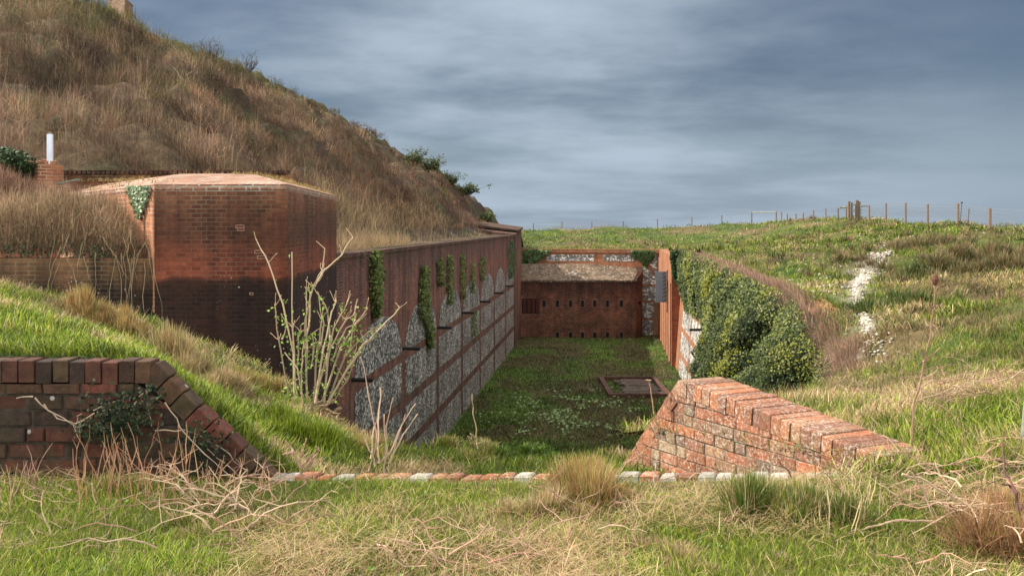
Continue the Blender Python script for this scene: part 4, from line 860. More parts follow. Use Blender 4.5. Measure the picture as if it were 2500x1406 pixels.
tussock('grass_tussock','straw and moss clump under the bramble stems at left',terr,520,1290,.3,.10,4500,GR,ST,.6,1.1)
tussock('grass_tussock','orange brown straw mass at the bottom right corner',terr,2460,1330,.28,.22,6500,GR,[(.44,.26,.13),(.38,.22,.12)],.93,.8)
tussock('grass_tussock','yellow green grass clump in front of the dark brick wall',terr,330,1190,.25,.12,4500,[(.16,.2,.03),(.2,.23,.04)],ST,.35,.5)
tussock('grass_tussock','rusty orange tuft standing on the left mound',bank,225,790,.22,.30,3500,GR,RU,.85,.25,.006,(5.5,12))
tussock('grass_tussock','small tawny tuft right of the rusty one on the mound',bank,320,815,.2,.25,2600,GR,RU,.8,.25,.006,(5.5,12))
tussock('grass_tussock','straw tuft on the mound edge before the soot black wall',bank,430,885,.3,.34,4200,GR,ST,.85,.25,.006,(5.5,12))
tussock('grass_tussock','pale straw fringe hanging over the end of the mound',bank,510,925,.28,.22,4200,GR,ST,.9,.6,.006,(5.5,12))
tussock('grass_tussock','small rusty tuft left of the coppiced shrub',bank,630,960,.2,.2,2600,GR,RU,.6,.35,.006,(5.5,12))
tussock('grass_tussock','lush green tuft below the coppiced shrub',bank,700,1050,.4,.2,6000,GR,GR,.1,.6,.006,(5.3,12))
tussock('grass_tussock','dead grass clump at the root of the thin shoots',bank,880,1100,.25,.18,2600,GR,RU,.7,.6,.005,(5.3,12))
tussock('grass_tussock','low green clump on the ledge by the weed stalk',bank,1180,1100,.3,.12,3600,GR,ST,.4,.7,.005,(5.3,12))
tussock('grass_tussock','leafy dark clump in the middle of the ledge',bank,1280,1125,.25,.10,3000,[(.07,.13,.015)],GR,.2,.7,.006,(5.3,12))
for k,(px,py,R,H,cnt,lb) in enumerate([(2210,610,1.6,.8,2600,'shaggy dark tussock beside the top of the chalk scar'),(2270,600,1.4,.7,2000,'shaggy tussock right of the chalk scar top'),(2360,640,1.2,.8,2200,'dark rounded tussock on the bank two clumps right of the chalk'),(2440,640,1.5,.7,2600,'straw topped tussock near the right edge of the bank'),(2480,660,1.0,.6,1800,'brown tussock cut by the right edge of the bank'),(2290,655,1.2,.6,2000,'low brown tussock below the fence on the right bank'),(2110,650,1.0,.4,1200,'small tuft overhanging the chalk scar from the left'),(2160,745,1.0,.45,1800,'dark green clump right of the narrow chalk trickle'),(2230,690,1.2,.5,2000,'leafy green clump at mid bank right of the chalk')]):
    tussock("grass_tussock",lb,terr,px,py,R,H,cnt,[(.07,.10,.02),(.10,.13,.03),(.05,.09,.015)],[(.26,.19,.10),(.20,.13,.07)],.1 if k > 6 else .65,.8,.022,(8,100))
# ------------------------------------------------------------------ dry bramble thicket behind the low wall at left
def thicket(name,label,boxes,cols,n,L,W,parent_label='shrub',gr=None):
    Vp = []
    for (x0,x1,y0,y1,z0,z1,wt) in boxes:
        k = int(n*wt); x = rng.uniform(x0,x1,k); y = rng.uniform(y0,y1,k); z = rng.uniform(z0,z1,k)
        Vp.append(np.c_[x,y,z])
    pts = np.concatenate(Vp); n = len(pts); g = fbm(pts[:,0]*1.6,pts[:,2]*1.6+pts[:,1],131); c = pal(n,cols)*(.55+.9*g)[:,None]
    V,Fc,cc = blades(pts,L*rng.uniform(.5,1.3,n),W*rng.uniform(.6,1.4,n),2*PI*vn(pts[:,0]*1.2,pts[:,2]*1.2+pts[:,1],133)+rng.normal(0,1.2,n),np.abs(rng.normal(.5,.7,n)),c*.5,c,.7)
    return V,Fc,cc
th = empty('bramble_thicket', (-7.8,17.6,7.9)); tag(th,'dense dry bramble thicket on the ledge left of the bastion','thicket')
def tri(n):
    x = rng.uniform(-12.5,-6.25,n); y = rng.uniform(FRONT+.1,FRONT+4.5,n); wy = FRONT+(-6.07-x)*(22.9-FRONT)/(10.5-6.07)
    m = (y < wy-.1)|(x < -9.5); x,y = x[m],y[m]; zt_ = 7.9+np.clip((-6.0-x)*.75,0.12,1.0)*(.75+.5*fbm(x*1.5,y*1.5,137)); z = 7.85+(zt_-7.85)*rng.random(len(x))**.6
    return np.c_[x,y,z]
pts = tri(90000); n = len(pts); g = fbm(pts[:,0]*1.3,pts[:,2]*1.8,139); c = pal(n,[(.42,.30,.18),(.32,.21,.13),(.22,.14,.085),(.14,.13,.05),(.46,.29,.19)])*(.45+1.1*g)[:,None]
V,Fc,cc = blades(pts,rng.uniform(.12,.42,n),rng.uniform(.004,.008,n),rng.uniform(0,2*PI,n),np.abs(rng.normal(.7,.6,n)),c*.6,c,.7); mesh_np('twigs',V,Fc,M['dry'],th,cc)
pts = tri(9000); n = len(pts); m = (pts[:,2] < 8.25)|(fbm(pts[:,0]*2,pts[:,2]*2,141) > .66); pts = pts[m]; pts[:,1] = FRONT+.05+rng.uniform(0,.5,len(pts)); pts[:,2] = np.where(rng.random(len(pts)) < .8, 7.86+rng.random(len(pts))*.3, pts[:,2])
V,Fc,cc = leaves(pts,np.tile((-.4,-.8,.6),(len(pts),1)),rng.uniform(.03,.07,len(pts)),pal(len(pts),[(.025,.05,.015),(.04,.07,.02),(.015,.03,.012)])); mesh_np('leaves',V,Fc,M['ivy'],th,cc)
b = MB()
for k in range(26):
    px = random.uniform(120,375); c = P(px,random.uniform(560,640),FRONT-.03); e_ = c+Vector((random.uniform(-.35,.35),-.03,-random.uniform(.3,1.5))); b.tube(wig(c,e_,7,.12),[.006,.006,.005,.005,.004,.004,.003,.002],4,(.22,.17,.10))
b.build('hanging_stem', M['twig'], th)
rb = empty('bramble_bush', (-10.5,20.5,8.6)); tag(rb,'reddish leafless bramble bush below the broken brick pier','bush')
n = 26000; x = rng.uniform(-12.5,-8.6,n); y = 19.6+rng.normal(0,.5,n)+(x+12)*-.15; zt_ = np.interp(x,[-12.5,-10.6,-9.6,-8.6],[9.75,9.6,9.25,8.9])+.25*(fbm(x*2.2,y,191)-.5); z = 8.2+(zt_-8.2)*rng.random(n)**.6
g = fbm(x*2,z*2,193); c = pal(n,[(.26,.13,.10),(.17,.09,.07),(.30,.19,.12),(.10,.08,.04)])*(.45+1.1*g)[:,None]
V,Fc,cc = blades(np.c_[x,y,z],rng.uniform(.12,.38,n),rng.uniform(.005,.009,n),rng.uniform(0,2*PI,n),np.abs(rng.normal(.6,.6,n)),c*.6,c,.7); mesh_np('twigs',V,Fc,M['dry'],rb,cc)
db = empty('evergreen_bush', P(15,410,22)); tag(db,'dark leafy bush at the left edge beside the broken pier','bush')
n = 5000; q_ = rng.normal(0,1,(n,3)); q_ /= np.linalg.norm(q_,axis=1,keepdims=True); q_ *= (rng.random((n,1))**.4)*np.array([.75,.5,.45]); pts = q_*(.75+.5*fbm(q_[:,0]*4,q_[:,2]*4,195))[:,None]+np.array(tuple(P(5,412,21.6)))
V,Fc,cc = leaves(pts,np.tile((-.4,-.4,.8),(n,1)),rng.uniform(.04,.09,n),pal(n,[(.02,.045,.016),(.04,.07,.02),(.03,.05,.02)])); mesh_np('leaves',V,Fc,M['ivy'],db,cc)
b = MB()
for k in range(9): b.tube(wig(P(10,470,21.6),tuple(pts[k*50]),5,.15),.01,4,(.12,.08,.05))
b.build('branches', M['twig'], db)
# heart shaped ivy on the lit wall
iv = empty('wall_ivy', P(350,500,17.0)); tag(iv,'pale heart shaped ivy clump on the lit brick left of the bastion corner','ivy')
Q = []
while len(Q) < 700:
    a = random.uniform(322,374); c = random.uniform(455,536)
    if c > 455+ 82*(1-abs(a-349)/27.)**.8+4: continue
    if random.random() < .97 or True:
        k = (a-CX)/F; # intersection with receding wall
        tq = (k*A_[1]-A_[0])/((D_[0]-A_[0])-k*(D_[1]-A_[1])); y = A_[1]+(D_[1]-A_[1])*tq; p_ = P(a,c,y); Q.append(tuple(p_+Vector((nn.x,nn.y,0))*random.uniform(.04,.12)))
Q = np.array(Q); V,Fc,c = leaves(Q,np.tile((nn.x,nn.y,.3),(len(Q),1)),rng.uniform(.045,.08,len(Q)),pal(len(Q),[(.20,.26,.15),(.32,.38,.26),(.10,.15,.07)])); mesh_np('leaves',V,Fc,M['ivy'],iv,c)
b = MB(); b.tube([P(352,530,17.1),P(352,560,17.1),P(350,610,17.1)],.012,5,(.25,.18,.1)); b.build('stem', M['twig'], iv)
# ------------------------------------------------------------------ hanging ivy strands on the scarp wall
hi_ = [(908,612,775,16,'broad yellow green ivy strand nearest the bastion on the shaded wall'),(1028,650,850,14,'long thick ivy strand covering the second flint arch'),(1068,630,700,7,'slim ivy strand between the second and third flint arches'),(1092,625,745,6,'thin ivy strand over the crown of the third arch'),(1124,620,730,5,'faint ivy trail above the fourth arch'),(1148,640,715,5,'short dull ivy trail right of the fourth arch crown'),(1172,628,685,7,'small bright ivy tongue above the fifth arch'),(1152,760,820,5,'small ivy patch low on the fourth flint bay'),(1245,588,680,16,'dark ivy mass at the far corner of the shaded wall')]
for k,(px,y0,y1,hw,lb) in enumerate(hi_):
    kk = (px-CX)/F; d = 6.497/(.0965-kk); hw = hw*.62; n = int(1150*(hw/10)*(y1-y0)/130); a = rng.random(n); w = hw*(.35+.65*np.sin(np.clip(a*1.15,0,1)*PI)**.6)*(.7+.6*fbm(a*9,np.full(n,k*3.),151)); xx = px+rng.uniform(-1,1,n)*w+6*(fbm(a*5,np.full(n,k*7.),152)-.5)+(14*sstep(.5,.8,a) if k == 1 else 0); yy = y0+(y1-y0)*a
    kq = (xx-CX)/F; dq = 6.497/(.0965-kq); Q = np.c_[kq*dq,dq,EYE-(yy-HZ)/F*dq]+np.array([SN.x,SN.y,0])*rng.uniform(.03,.25,n)[:,None]
    bright = [(.08,.11,.025),(.12,.14,.035),(.05,.07,.02)] if k < 8 else [(.025,.06,.02),(.04,.08,.025)]
    V,Fc,c = leaves(Q,np.tile((SN.x,-.6,.4),(n,1)),rng.uniform(.07,.13,n),pal(n,bright)); o = mesh_np('hanging_ivy',V,Fc,M['ivy'],None,c); tag(o,lb,'ivy','ivy strands on the shaded ditch wall')
# ------------------------------------------------------------------ big ivy on the counterscarp
def ivy_wall():
    e = empty('ivy_mass', (ctrX(30),30,3)); tag(e,'huge glossy ivy mass draped over the right hand ditch wall','ivy')
    def lowz(y): return np.interp(y,[17,30,35,37.5,39,46,53,56,58.8],[.2,.8,1.8,2.3,4.0,4.2,3.9,4.4,4.9])
    def bulge(y,z):
        zc = (z-lowz(y))/(np.interp(y,YT,ZT)-lowz(y)+.01); return (.25+.75*np.sqrt(np.clip(zc*(1.05-zc)*4,0,1)))*(.1+1.25*sstep(.33,.68,fbm(y*.45,z*.6,161,3))*1.1)*(.7+.6*fbm(y*1.7,z*1.7,162,2))*np.interp(y,[31,38,58],[1,.3,.15])+.1
    
    # undermass
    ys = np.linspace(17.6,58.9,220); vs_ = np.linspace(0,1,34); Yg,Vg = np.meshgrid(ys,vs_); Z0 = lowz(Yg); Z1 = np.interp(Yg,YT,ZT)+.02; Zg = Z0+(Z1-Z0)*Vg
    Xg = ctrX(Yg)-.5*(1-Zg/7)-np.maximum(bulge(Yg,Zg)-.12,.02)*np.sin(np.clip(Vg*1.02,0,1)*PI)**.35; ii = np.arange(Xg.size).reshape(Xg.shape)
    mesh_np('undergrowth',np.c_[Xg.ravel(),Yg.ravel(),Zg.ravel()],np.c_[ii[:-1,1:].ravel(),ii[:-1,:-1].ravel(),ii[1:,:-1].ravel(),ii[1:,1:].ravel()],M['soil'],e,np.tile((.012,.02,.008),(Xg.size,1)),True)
    n = 110000; y = np.exp(rng.uniform(math.log(17.5),math.log(59),n)); v = rng.random(n)**.85; z = lowz(y)+(np.interp(y,YT,ZT)+.12-lowz(y))*v-.25*fbm(y*2,y*0,163)*(v < .1)
    bl = bulge(y,z)*np.sin(np.clip(v,0.02,1)*PI*.98)**.35; x = ctrX(y)-.5*(1-z/7)-bl+rng.uniform(-.12,.1,n)
    q = fbm(y*.5,z*.8,165,3); q2 = fbm(y*.35+4,z*.5,167,2)
    cd = pal(n,[(.028,.042,.012),(.045,.062,.018),(.06,.08,.022)]); cl = pal(n,[(.11,.135,.028),(.19,.20,.07),(.075,.10,.02)]); cy = pal(n,[(.16,.17,.02),(.12,.13,.02)])
    c = lerp(cd,cl,.0) ; pick = rng.random(n); c = np.where((pick < sstep(.38,.62,q))[:,None],cl,cd); c = np.where((rng.random(n) < sstep(.55,.68,q2)*.8)[:,None],cy,c)
    V,Fc,cc = leaves(np.c_[x,y,z],np.tile((-1.,-.35,.45),(n,1)),rng.uniform(.05,.10,n)*np.clip(y/30,.7,1.5),c); mesh_np('ivy_leaves',V,Fc,M['ivy'],e,cc)
ivy_wall()
def patch(name,label,pl,dfn,n,size,cols,parent_cat='ivy',th=.25,nrm=(-.3,-1,.3)):
    a = np.array(pl,float); x0,y0 = a.min(0); x1,y1 = a.max(0); xx = rng.uniform(x0,x1,n*2); yy = rng.uniform(y0,y1,n*2); m = inpoly(xx+6*(fbm(xx*.1,yy*.1,171)-.5),yy+8*(fbm(xx*.1,yy*.1,173)-.5),pl); xx,yy = xx[m][:n],yy[m][:n]; n = len(xx)
    d = dfn(xx)-rng.uniform(.03,th,n); Q = np.c_[(xx-CX)/F*d,d,EYE-(yy-HZ)/F*d]
    V,Fc,c = leaves(Q,np.tile(nrm,(n,1)),size*rng.uniform(.7,1.3,n),pal(n,cols)); o = mesh_np(name,V,Fc,M['ivy'],None,c); tag(o,label,parent_cat); return o
DK = [(.02,.045,.016),(.03,.06,.018),(.045,.075,.025)]
patch('wall_ivy','dark ivy hanging over the top of the red brick buttress',[(1636,612),(1695,612),(1700,690),(1672,692),(1650,690),(1640,660)],lambda x: 58.7+0*x,2600,.16,DK,th=.5)
patch('wall_ivy','ivy hanging from the right part of the far end wall coping',[(1540,612),(1602,612),(1598,630),(1585,640),(1575,655),(1565,640),(1545,625)],lambda x: 75.6+0*x,900,.2,[(.05,.09,.03),(.08,.12,.04)],th=.3)
patch('wall_ivy','ivy clump at the left end of the far end wall',[(1272,615),(1300,610),(1345,612),(1320,635),(1295,645),(1272,645)],lambda x: 77.2+0*x,1100,.2,[(.07,.11,.04),(.11,.15,.06)],th=.5)
patch('gorse_bush','small yellow gorse bush at the head of the ivy wall',[(1722,622),(1735,617),(1748,622),(1745,640),(1725,640)],lambda x: 52.+0*x,500,.16,[(.55,.30,.02),(.45,.22,.02),(.10,.09,.02)],'gorse bush',th=.8)
# dry brush rim above ivy
n = 30000; y = np.exp(rng.uniform(math.log(16.5),math.log(50),n)); x = np.where(y > 18.6,ctrX(y)+.0,np.interp(y,[13,18.6],[4.2,6.3]))+rng.normal(.05,.15,n)*np.interp(y,[15,20,50],[1.6,1,1]); m = rng.random(n) < np.interp(y,[15,20,34,50],[1,1,.8,.25]); x,y = x[m],y[m]; n = len(x)
z = np.where(inpoly(x,y,HOLE),np.interp(y,YT,ZT),terr(x,y)); c = pal(n,[(.36,.22,.16),(.28,.17,.12),(.42,.30,.20),(.20,.12,.09)])
V,Fc,cc = blades(np.c_[x,y,z-.08],rng.uniform(.15,.45,n),rng.uniform(.006,.014,n)*y/25,rng.normal(PI,1.1,n),np.abs(rng.normal(.8,.5,n)),c*.6,c,.6)
tag(mesh_np('dry_brambles',V,Fc,M['dry'],None,cc),'fringe of pinkish dry brambles along the rim above the ivy','scrub',kind='stuff')
# end-wall coping weeds
n = 9000; s_ = rng.uniform(0,EL,n); y = E0.y+EU.y*s_+rng.uniform(-.1,.9,n); x = E0.x+EU.x*s_
V,Fc,cc = blades(np.c_[x,y,np.full(n,6.5)],rng.uniform(.06,.2,n),np.full(n,.03),rng.uniform(0,2*PI,n),rng.uniform(.2,1.2,n),pal(n,[(.22,.14,.07)]),pal(n,[(.32,.22,.10),(.16,.16,.05)]))
tag(mesh_np('dry_grass',V,Fc,M['dry'],None,cc),'dry grass fringe along the coping of the far end wall','dry grass',kind='stuff')
# bastion cap moss/dry grass
n = 16000; x = rng.uniform(-11,-4.2,n); y = rng.uniform(16.9,25,n)
m = inpoly(x,y,[A_,B_,C_,(-4.9,25),(-15.5,25),D_])&((fbm(x*1.3,y*1.3,181) > .56)|((x > -5.2+.0*y)&(y > 18))|(y > 23.8)); m &= inpoly(x,y,scale(top,.97)); x,y = x[m],y[m]; n = len(x)
def capz(x,y):
    best = np.full(x.shape,9.2)
    for (r,z),(r2,z2) in zip(rings[3:-1],rings[4:]): best = np.where(inpoly(x,y,r),z+.02,best)
    return best
ins = np.zeros(n); V,Fc,cc = blades(np.c_[x,y,capz(x,y)],rng.uniform(.04,.14,n),rng.uniform(.008,.014,n),rng.uniform(0,2*PI,n),rng.uniform(.3,1.3,n),pal(n,[(.2,.15,.06)]),pal(n,[(.40,.29,.12),(.26,.22,.07),(.34,.20,.09)]))
tag(mesh_np('dry_grass',V,Fc,M['dry'],None,cc),'tufts of dry grass growing on the brick cap of the bastion','dry grass',kind='stuff')
# ------------------------------------------------------------------ chalk stones
def stones(fnpts, size, name, label, cols):
    ico = []; t5 = (1+5**.5)/2
    base = np.array([(-1,t5,0),(1,t5,0),(-1,-t5,0),(1,-t5,0),(0,-1,t5),(0,1,t5),(0,-1,-t5),(0,1,-t5),(t5,0,-1),(t5,0,1),(-t5,0,-1),(-t5,0,1)])/1.9
    Fi = np.array([(0,11,5),(0,5,1),(0,1,7),(0,7,10),(0,10,11),(1,5,9),(5,11,4),(11,10,2),(10,7,6),(7,1,8),(3,9,4),(3,4,2),(3,2,6),(3,6,8),(3,8,9),(4,9,5),(2,4,11),(6,2,10),(8,6,7),(9,8,1)])
    P_ = fnpts; n = len(P_); s = size*rng.uniform(.4,1.3,(n,1,1))*np.clip(rng.normal(1,.2,(n,12,3)),.5,1.5)*np.array([1,1,.6]); a = rng.uniform(0,2*PI,n); ca,sa = np.cos(a)[:,None],np.sin(a)[:,None]
    V = base[None]*s; X_ = V[:,:,0]*ca-V[:,:,1]*sa; Y_ = V[:,:,0]*sa+V[:,:,1]*ca; V = np.stack([X_,Y_,V[:,:,2]],-1)+P_[:,None]
    c = pal(n,cols,None,.15); o = mesh_np(name,V.reshape(-1,3),(np.arange(n)[:,None,None]*12+Fi).reshape(-1,3),M['stone'],None,np.repeat(c,12,0)); tag(o,label,'stones',kind='stuff'); return o
Q = []
def scat(px,py,sx,sy,k):
    for _ in range(k):
        q = hit(random.gauss(px,sx),random.gauss(py,sy)); 
        if q.y < 100 and not inpoly(np.array([q.x-.45,q.x,q.x-.3]),np.array([q.y+.1,q.y+.5,q.y+.3]),HOLE).any(): Q.append((q.x,q.y,q.z+.015))
for px,py,sx,sy,k in ((2140,640,12,14,300),(2112,665,9,12,200),(2090,720,7,14,110),(2097,755,7,9,90),(2113,785,7,9,80),(2122,808,7,8,60),(2158,612,12,8,120),(2100,690,9,16,240),(2125,820,14,12,60),(2090,860,9,14,60),(2080,885,8,10,60),(2150,850,25,18,50),(2050,850,28,18,40),(1960,720,40,22,110),(1900,700,30,14,60),(2020,690,30,12,50),(1450,590,60,7,18),(1350,585,30,6,12),(2000,650,30,10,18),(2060,920,25,15,10),(2180,760,200,60,12),(2120,580,40,8,40),(2250,560,80,6,8)): scat(px,py,sx,sy,k)
Q = np.array(Q); sz = .028*np.clip(Q[:,1:2,None]/15,.9,1.7); stones(Q,sz,'chalk_rubble','white chalk rubble scattered down the scar on the right bank',[(.38,.34,.28),(.28,.24,.19),(.46,.43,.38)])
# ------------------------------------------------------------------ fence on the crest
fe = empty('post_fence', P(2050,535,84)); tag(fe,'weathered post and wire fence along the skyline of the grass bank','fence')
FP = [(1302,553,112,16),(1372,551,112,16),(1445,550,112,16),(1522,548,112,17),(1605,544,112,20),(1689,540,112,20),(1762,536,110,21),(1835,530,105,27),(1895,528,101,24),(1908,528,98,22),(1922,530,96,17),(1943,529,94,15),(1961,527,92,15),(1986,521,90,17),(2016,518,88,19),(2046,517,85,24),(2066,515,84,24),(2122,517,80,32),(2163,514,76,36),(2211,514,72,38),(2265,519,66,42),(2339,522,58,52),(2417,536,50,56),(2530,548,44,64)]
tops = []
for px,pm,d,h in FP:
    c = P(px,pm,d); zg = float(terr(np.array([c.x]),np.array([d]))[0]); ztp = max(P(px,pm-h/2,d).z, zg+.7); b = MB(); r = .075 if h > 23 else .06
    b.tube([(c.x,d,zg-.3),(c.x,d,ztp-.02),(c.x,d,ztp)],[r,r,r*.8],8); b.build('post', M['wood'], fe); tops.append(Vector((c.x,d,ztp)))
b = MB()
for i in range(len(tops)-1):
    a,c = tops[i],tops[i+1]
    if i in (7,): continue
    for k,q in enumerate((-.06,-.25,-.42,-.6,-.78)): b.tube([a+Vector((0,-.09,q)),c+Vector((0,-.09,q))],.012*max(1,a.y/80) if k == 0 else .007,4)
    nn_ = int((c-a).length/.3)
    if i > 16:
        for j in range(nn_): p_ = a.lerp(c,j/nn_)+Vector((0,-.09,0)); b.tube([p_+Vector((0,0,-.25)),p_+Vector((0,0,-.95))],.005,3)
b.build('wire', M['wire'], fe)
b = MB(); 
for i,j in ((7,8),(15,16)): a,c = tops[i],tops[j]; b.tube([a+Vector((0,-.1,-.12)),c+Vector((0,-.1,-.08))],.06,6)
b.build('rail', M['greywood'], fe)
ga = empty('kissing_gate', P(2085,530,82)); tag(ga,'tall wooden gate posts with rails breaking the skyline fence','gate')
for px,y0,hw in ((2073,492,.09),(2080,494,.035),(2092,489,.11),(2098,492,.07)):
    c = P(px,y0,82); zg = float(terr(np.array([c.x]),np.array([82.]))[0]); b = MB(); b.boxa(c.x-hw,c.x+hw,81.9,82.1,zg-.3,c.z); b.build('gate_post', M['wood'], ga)
b = MB(); 
for q,(x0,x1) in enumerate(((2080,2090),(2080,2090),(2100,2122),(2048,2070))): 
    a = P(x0,(500,515,503,508)[q],81.8); c = P(x1,(500,514,504,507)[q],81.6); b.box((a+c)/2,((c-a).x/2,0,0),(0,.04,0),(0,0,.06))
for k in range(4): c = P(2101,505+k*8,81.8); b.boxa(c.x,c.x+.12,81.7,81.8,c.z-.04,c.z+.04)
b.build('rail', M['greywood'], ga)
for px,y0,y1,d in ((2348,497,545,60),(2366,512,555,56)):
    c = P(px,y0,d); c2 = P(px-4,y1,d); b = MB(); b.tube([c2,c],.025,5,(.06,.05,.04)); b.tube([c,c+Vector((0,0,.1))],.06 if px == 2348 else .02,6,(.05,.04,.03)); o = b.build('tall_weed', M['twig']); tag(o,'tall dead weed head beside the last fence posts' if px == 2348 else 'thin bare stalk at the fence right of the tall weed head','weed')
# ------------------------------------------------------------------ hill top objects and bushes
tw = empty('concrete_tower', P(297,60,80)); tag(tw,'square brown rendered block standing on the crest of the hill','tower')
c = P(304,60,79); x0 = P(264,60,80).x; x1 = P(329,60,81).x; b = MB(); zt_ = P(0,2,80).z; b.prism([(x0,80),(c.x,79),(x1,80.6),(x0+.9,82)], 21, [zt_,zt_,zt_-.35,zt_-.1]); b.build('tower_wall', M['tower'], tw)
b = MB(); b.prism([(x0-.04,80),(c.x,78.94),(x1+.05,80.6),(x0+.9,82.1)], [zt_+.002,zt_+.002,zt_-.348,zt_-.098],[zt_+.09,zt_+.09,zt_-.26,zt_]); b.build('parapet', M['conc'], tw)
dm = MB(); c = P(88,14,62); dm.tube([c+Vector((0,0,-1)),c,c+Vector((0,0,.22)),c+Vector((0,0,.34)),c+Vector((0,0,.4))],[.62,.62,.6,.42,.05],16); o = dm.build('domed_cupola', M['tower'], None, True); tag(o,'low round brown dome peeping over the hill top at upper left','dome')
def bush(name,label,px,py,d,w,h,n,kind):
    random.seed(int(px)); c = P(px,py,d); c.z = float(hill(np.array([c.x]),np.array([c.y]))[0])+.1; e = empty(name,c); tag(e,label,'bush'); b = MB(); tips = []
    for k in range(n):
        a = random.uniform(0,2*PI); tip = c+Vector((math.cos(a)*w*random.uniform(.2,1),math.sin(a)*w*.5,h*random.uniform(.5,1))); pts = wig(c+Vector((random.uniform(-.3,.3)*w,0,0)),tip,5,.15); b.tube(pts,[.035,.03,.022,.016,.012,.006],4,(.07,.06,.06)); tips += pts[2:]
        for w_ in range(5):
            i = random.randrange(2,6); q = pts[i]; t2 = q+Vector((random.gauss(0,.3)*w,random.gauss(0,.2)*w,random.uniform(0,.3)*h)); b.tube(wig(q,t2,3,.15),[.014,.011,.009,.005],3,(.08,.07,.07)); tips.append(t2)
    b.build('branches', M['twig'], e)
    if kind == 'green':
        T = np.array([tuple(t) for t in tips]); m = 1500; Q = T[rng.integers(0,len(T),m)]+rng.normal(0,.10,(m,3)); V,Fc,cc = leaves(Q,np.tile((-.2,-.4,.8),(m,1)),rng.uniform(.07,.15,m),pal(m,[(.03,.05,.015),(.05,.075,.02),(.16,.15,.02)],[3,3,1.2])); mesh_np('foliage',V,Fc,M['ivy'],e,cc)
bush('bare_bush','bare round bush on the skyline, nearest the tower of four',510,150,76,1.0,2.1,22,'bare')
bush('bare_bush','second bare bush down the skyline, wide and low',608,195,76,.9,1.5,18,'bare')
bush('bare_bush','small dark bare bush, third down the skyline',676,222,78,.5,1.2,12,'bare')
bush('bare_bush','small bare bush, fourth and lowest of the leafless skyline bushes',712,240,78,.7,1.1,12,'bare')
bush('bare_bush','thin twiggy bush at the very top left of the hill',150,15,62,.8,.8,9,'bare')
bush('bare_bush','spiky low scrub on the skyline halfway down the hill',860,300,80,1.2,.5,12,'bare')
bush('gorse_bush','uppermost green gorse bush on the right end of the hill skyline',1010,405,80,1.2,1.3,14,'green')
bush('gorse_bush','yellowish gorse bush in the middle of the hill end',1055,435,80,1.1,1.1,14,'green')
bush('gorse_bush','large dark gorse bush low on the hill end',1098,470,80,1.0,1.2,14,'green')
bush('gorse_bush','grey green gorse bush just above the wall corner',1135,505,80,1.2,.9,12,'green')
bush('gorse_bush','lone leaning gorse bush at the foot of the hill end',1190,535,78,.6,.9,10,'green')
random.seed(3)
# ------------------------------------------------------------------ sky, sun, camera
AZ = math.atan2(-.995,.05); EL_ = math.radians(40)
w = bpy.data.worlds.new('World'); S.world = w; w.use_nodes = True; T = w.node_tree; T.nodes.clear()
def wn(t, **kw):
    n_ = T.nodes.new('ShaderNode'+t)
    for k,v in kw.items():
        s_ = n_.inputs[int(k[1:])] if k[0] == 'i' and k[1:].isdigit() else n_.inputs[k.replace('_',' ')]
        if isinstance(v,bpy.types.NodeSocket): T.links.new(v,s_)
        else: s_.default_value = v
    return n_
sky = T.nodes.new('ShaderNodeTexSky'); sky.sky_type = 'NISHITA'; sky.sun_disc = False; sky.sun_elevation = EL_; sky.sun_rotation = AZ; sky.air_density = 1.0; sky.dust_density = 1.2
tc = T.nodes.new('ShaderNodeTexCoord').outputs['Generated']; sx = wn('SeparateXYZ',Vector=tc)
def wm(op,a,b=0.): n_ = wn('Math',i0=a,i1=b); n_.operation = op; return n_.outputs[0]
def wr(f,a,b,lo=0.,hi=1.): n_ = wn('MapRange',i0=f,i1=a,i2=b,i3=lo,i4=hi); n_.interpolation_type = 'SMOOTHSTEP'; return n_.outputs[0]
zz = wm('ADD',wm('ABSOLUTE',sx.outputs[2]),.12); cu = wm('DIVIDE',sx.outputs[0],zz); cv = wm('MULTIPLY',wm('DIVIDE',sx.outputs[1],zz),1.35)
pv = wn('CombineXYZ',i0=cu,i1=wm('MULTIPLY',cv,.8),i2=0.).outputs[0]
n1_ = wn('TexNoise',Vector=pv,Scale=.5,Detail=6.,Roughness=.5,Distortion=0.).outputs['Fac']; n2_ = wn('TexNoise',Vector=pv,Scale=1.5,Detail=8.,Roughness=.58,Distortion=.15).outputs['Fac']
cf = wr(wm('ADD',wm('MULTIPLY',n1_,.78),wm('MULTIPLY',n2_,.22)),.36,.62)
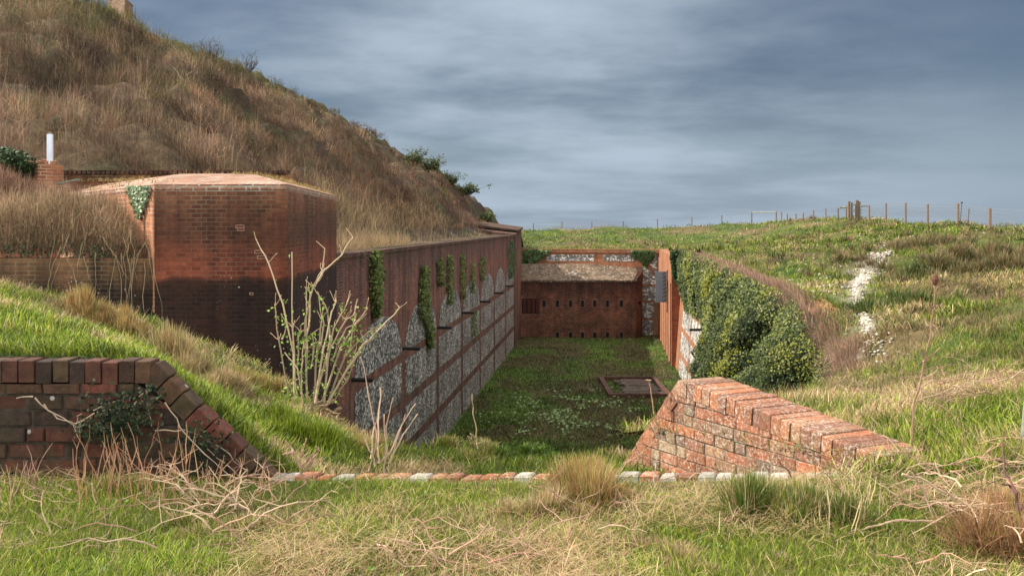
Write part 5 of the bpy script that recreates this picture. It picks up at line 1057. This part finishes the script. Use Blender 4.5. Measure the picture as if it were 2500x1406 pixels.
# veil thickest around the middle of the view, thinner to the right
side = wr(wm('ADD',sx.outputs[0],wm('MULTIPLY',sx.outputs[2],.7)),.15,.62,1.,.12)
cf = wm('MULTIPLY',wm('MULTIPLY',cf,side),wr(sx.outputs[0],-.55,-.1,.35,1.))
hs_ = wn('HueSaturation',Hue=.5,Saturation=.65,Value=.4,Color=sky.outputs[0]).outputs[0]
mt_ = T.nodes.new('ShaderNodeMixRGB'); mt_.blend_type = 'MULTIPLY'; mt_.inputs[0].default_value = 1; T.links.new(hs_,mt_.inputs[1]); mt_.inputs[2].default_value = (.80,.98,1.22,1); hsv = mt_.outputs[0]
mx = T.nodes.new('ShaderNodeMixRGB'); T.links.new(wm('MULTIPLY',cf,.85),mx.inputs[0]); T.links.new(hsv,mx.inputs[1]); mx.inputs[2].default_value = (4.6,5.4,6.3,1)
gl = wm('ADD',1.,wm('MULTIPLY',wm('MAXIMUM',wr(wm('MULTIPLY',sx.outputs[1],-1.),-.6,.2),wr(sx.outputs[2],.38,.75)),3.5))  # sky behind the camera and overhead brightened, added as unseen fill light
mh = T.nodes.new('ShaderNodeMixRGB'); T.links.new(wr(sx.outputs[2],.0,.16,.62,0.),mh.inputs[0]); T.links.new(mx.outputs[0],mh.inputs[1]); mh.inputs[2].default_value = (3.5,4.35,5.3,1)
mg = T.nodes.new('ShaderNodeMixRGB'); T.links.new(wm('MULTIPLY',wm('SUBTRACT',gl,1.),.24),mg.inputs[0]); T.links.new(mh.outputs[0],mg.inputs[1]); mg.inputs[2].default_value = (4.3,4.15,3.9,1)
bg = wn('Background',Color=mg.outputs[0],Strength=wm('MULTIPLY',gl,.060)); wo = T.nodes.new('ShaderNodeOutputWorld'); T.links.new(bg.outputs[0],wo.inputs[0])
sd = bpy.data.lights.new('Sun','SUN'); sd.energy = 4.6; sd.angle = math.radians(.5); sd.color = (1,.91,.78); so = bpy.data.objects.new('Sun',sd); C.objects.link(so)
to = Vector((math.sin(AZ)*math.cos(EL_),math.cos(AZ)*math.cos(EL_),math.sin(EL_))); so.rotation_euler = to.to_track_quat('Z','Y').to_euler(); so.location = to*60
cd = bpy.data.cameras.new('Camera'); cam = bpy.data.objects.new('Camera',cd); C.objects.link(cam); cam.location = (0,0,EYE); cam.rotation_euler = (PI/2,0,0); cd.sensor_width = 36; cd.lens = 36*F/2500; cd.shift_y = -(703-HZ)/2500; cd.clip_end = 3000; cd.clip_start = .05; S.camera = cam
S.view_settings.view_transform = 'Standard'; S.view_settings.look = 'None'; S.view_settings.gamma = 1; S.view_settings.exposure = .98
S.cycles.max_bounces = 6; S.cycles.use_denoising = True; S.cycles.transparent_max_bounces = 4
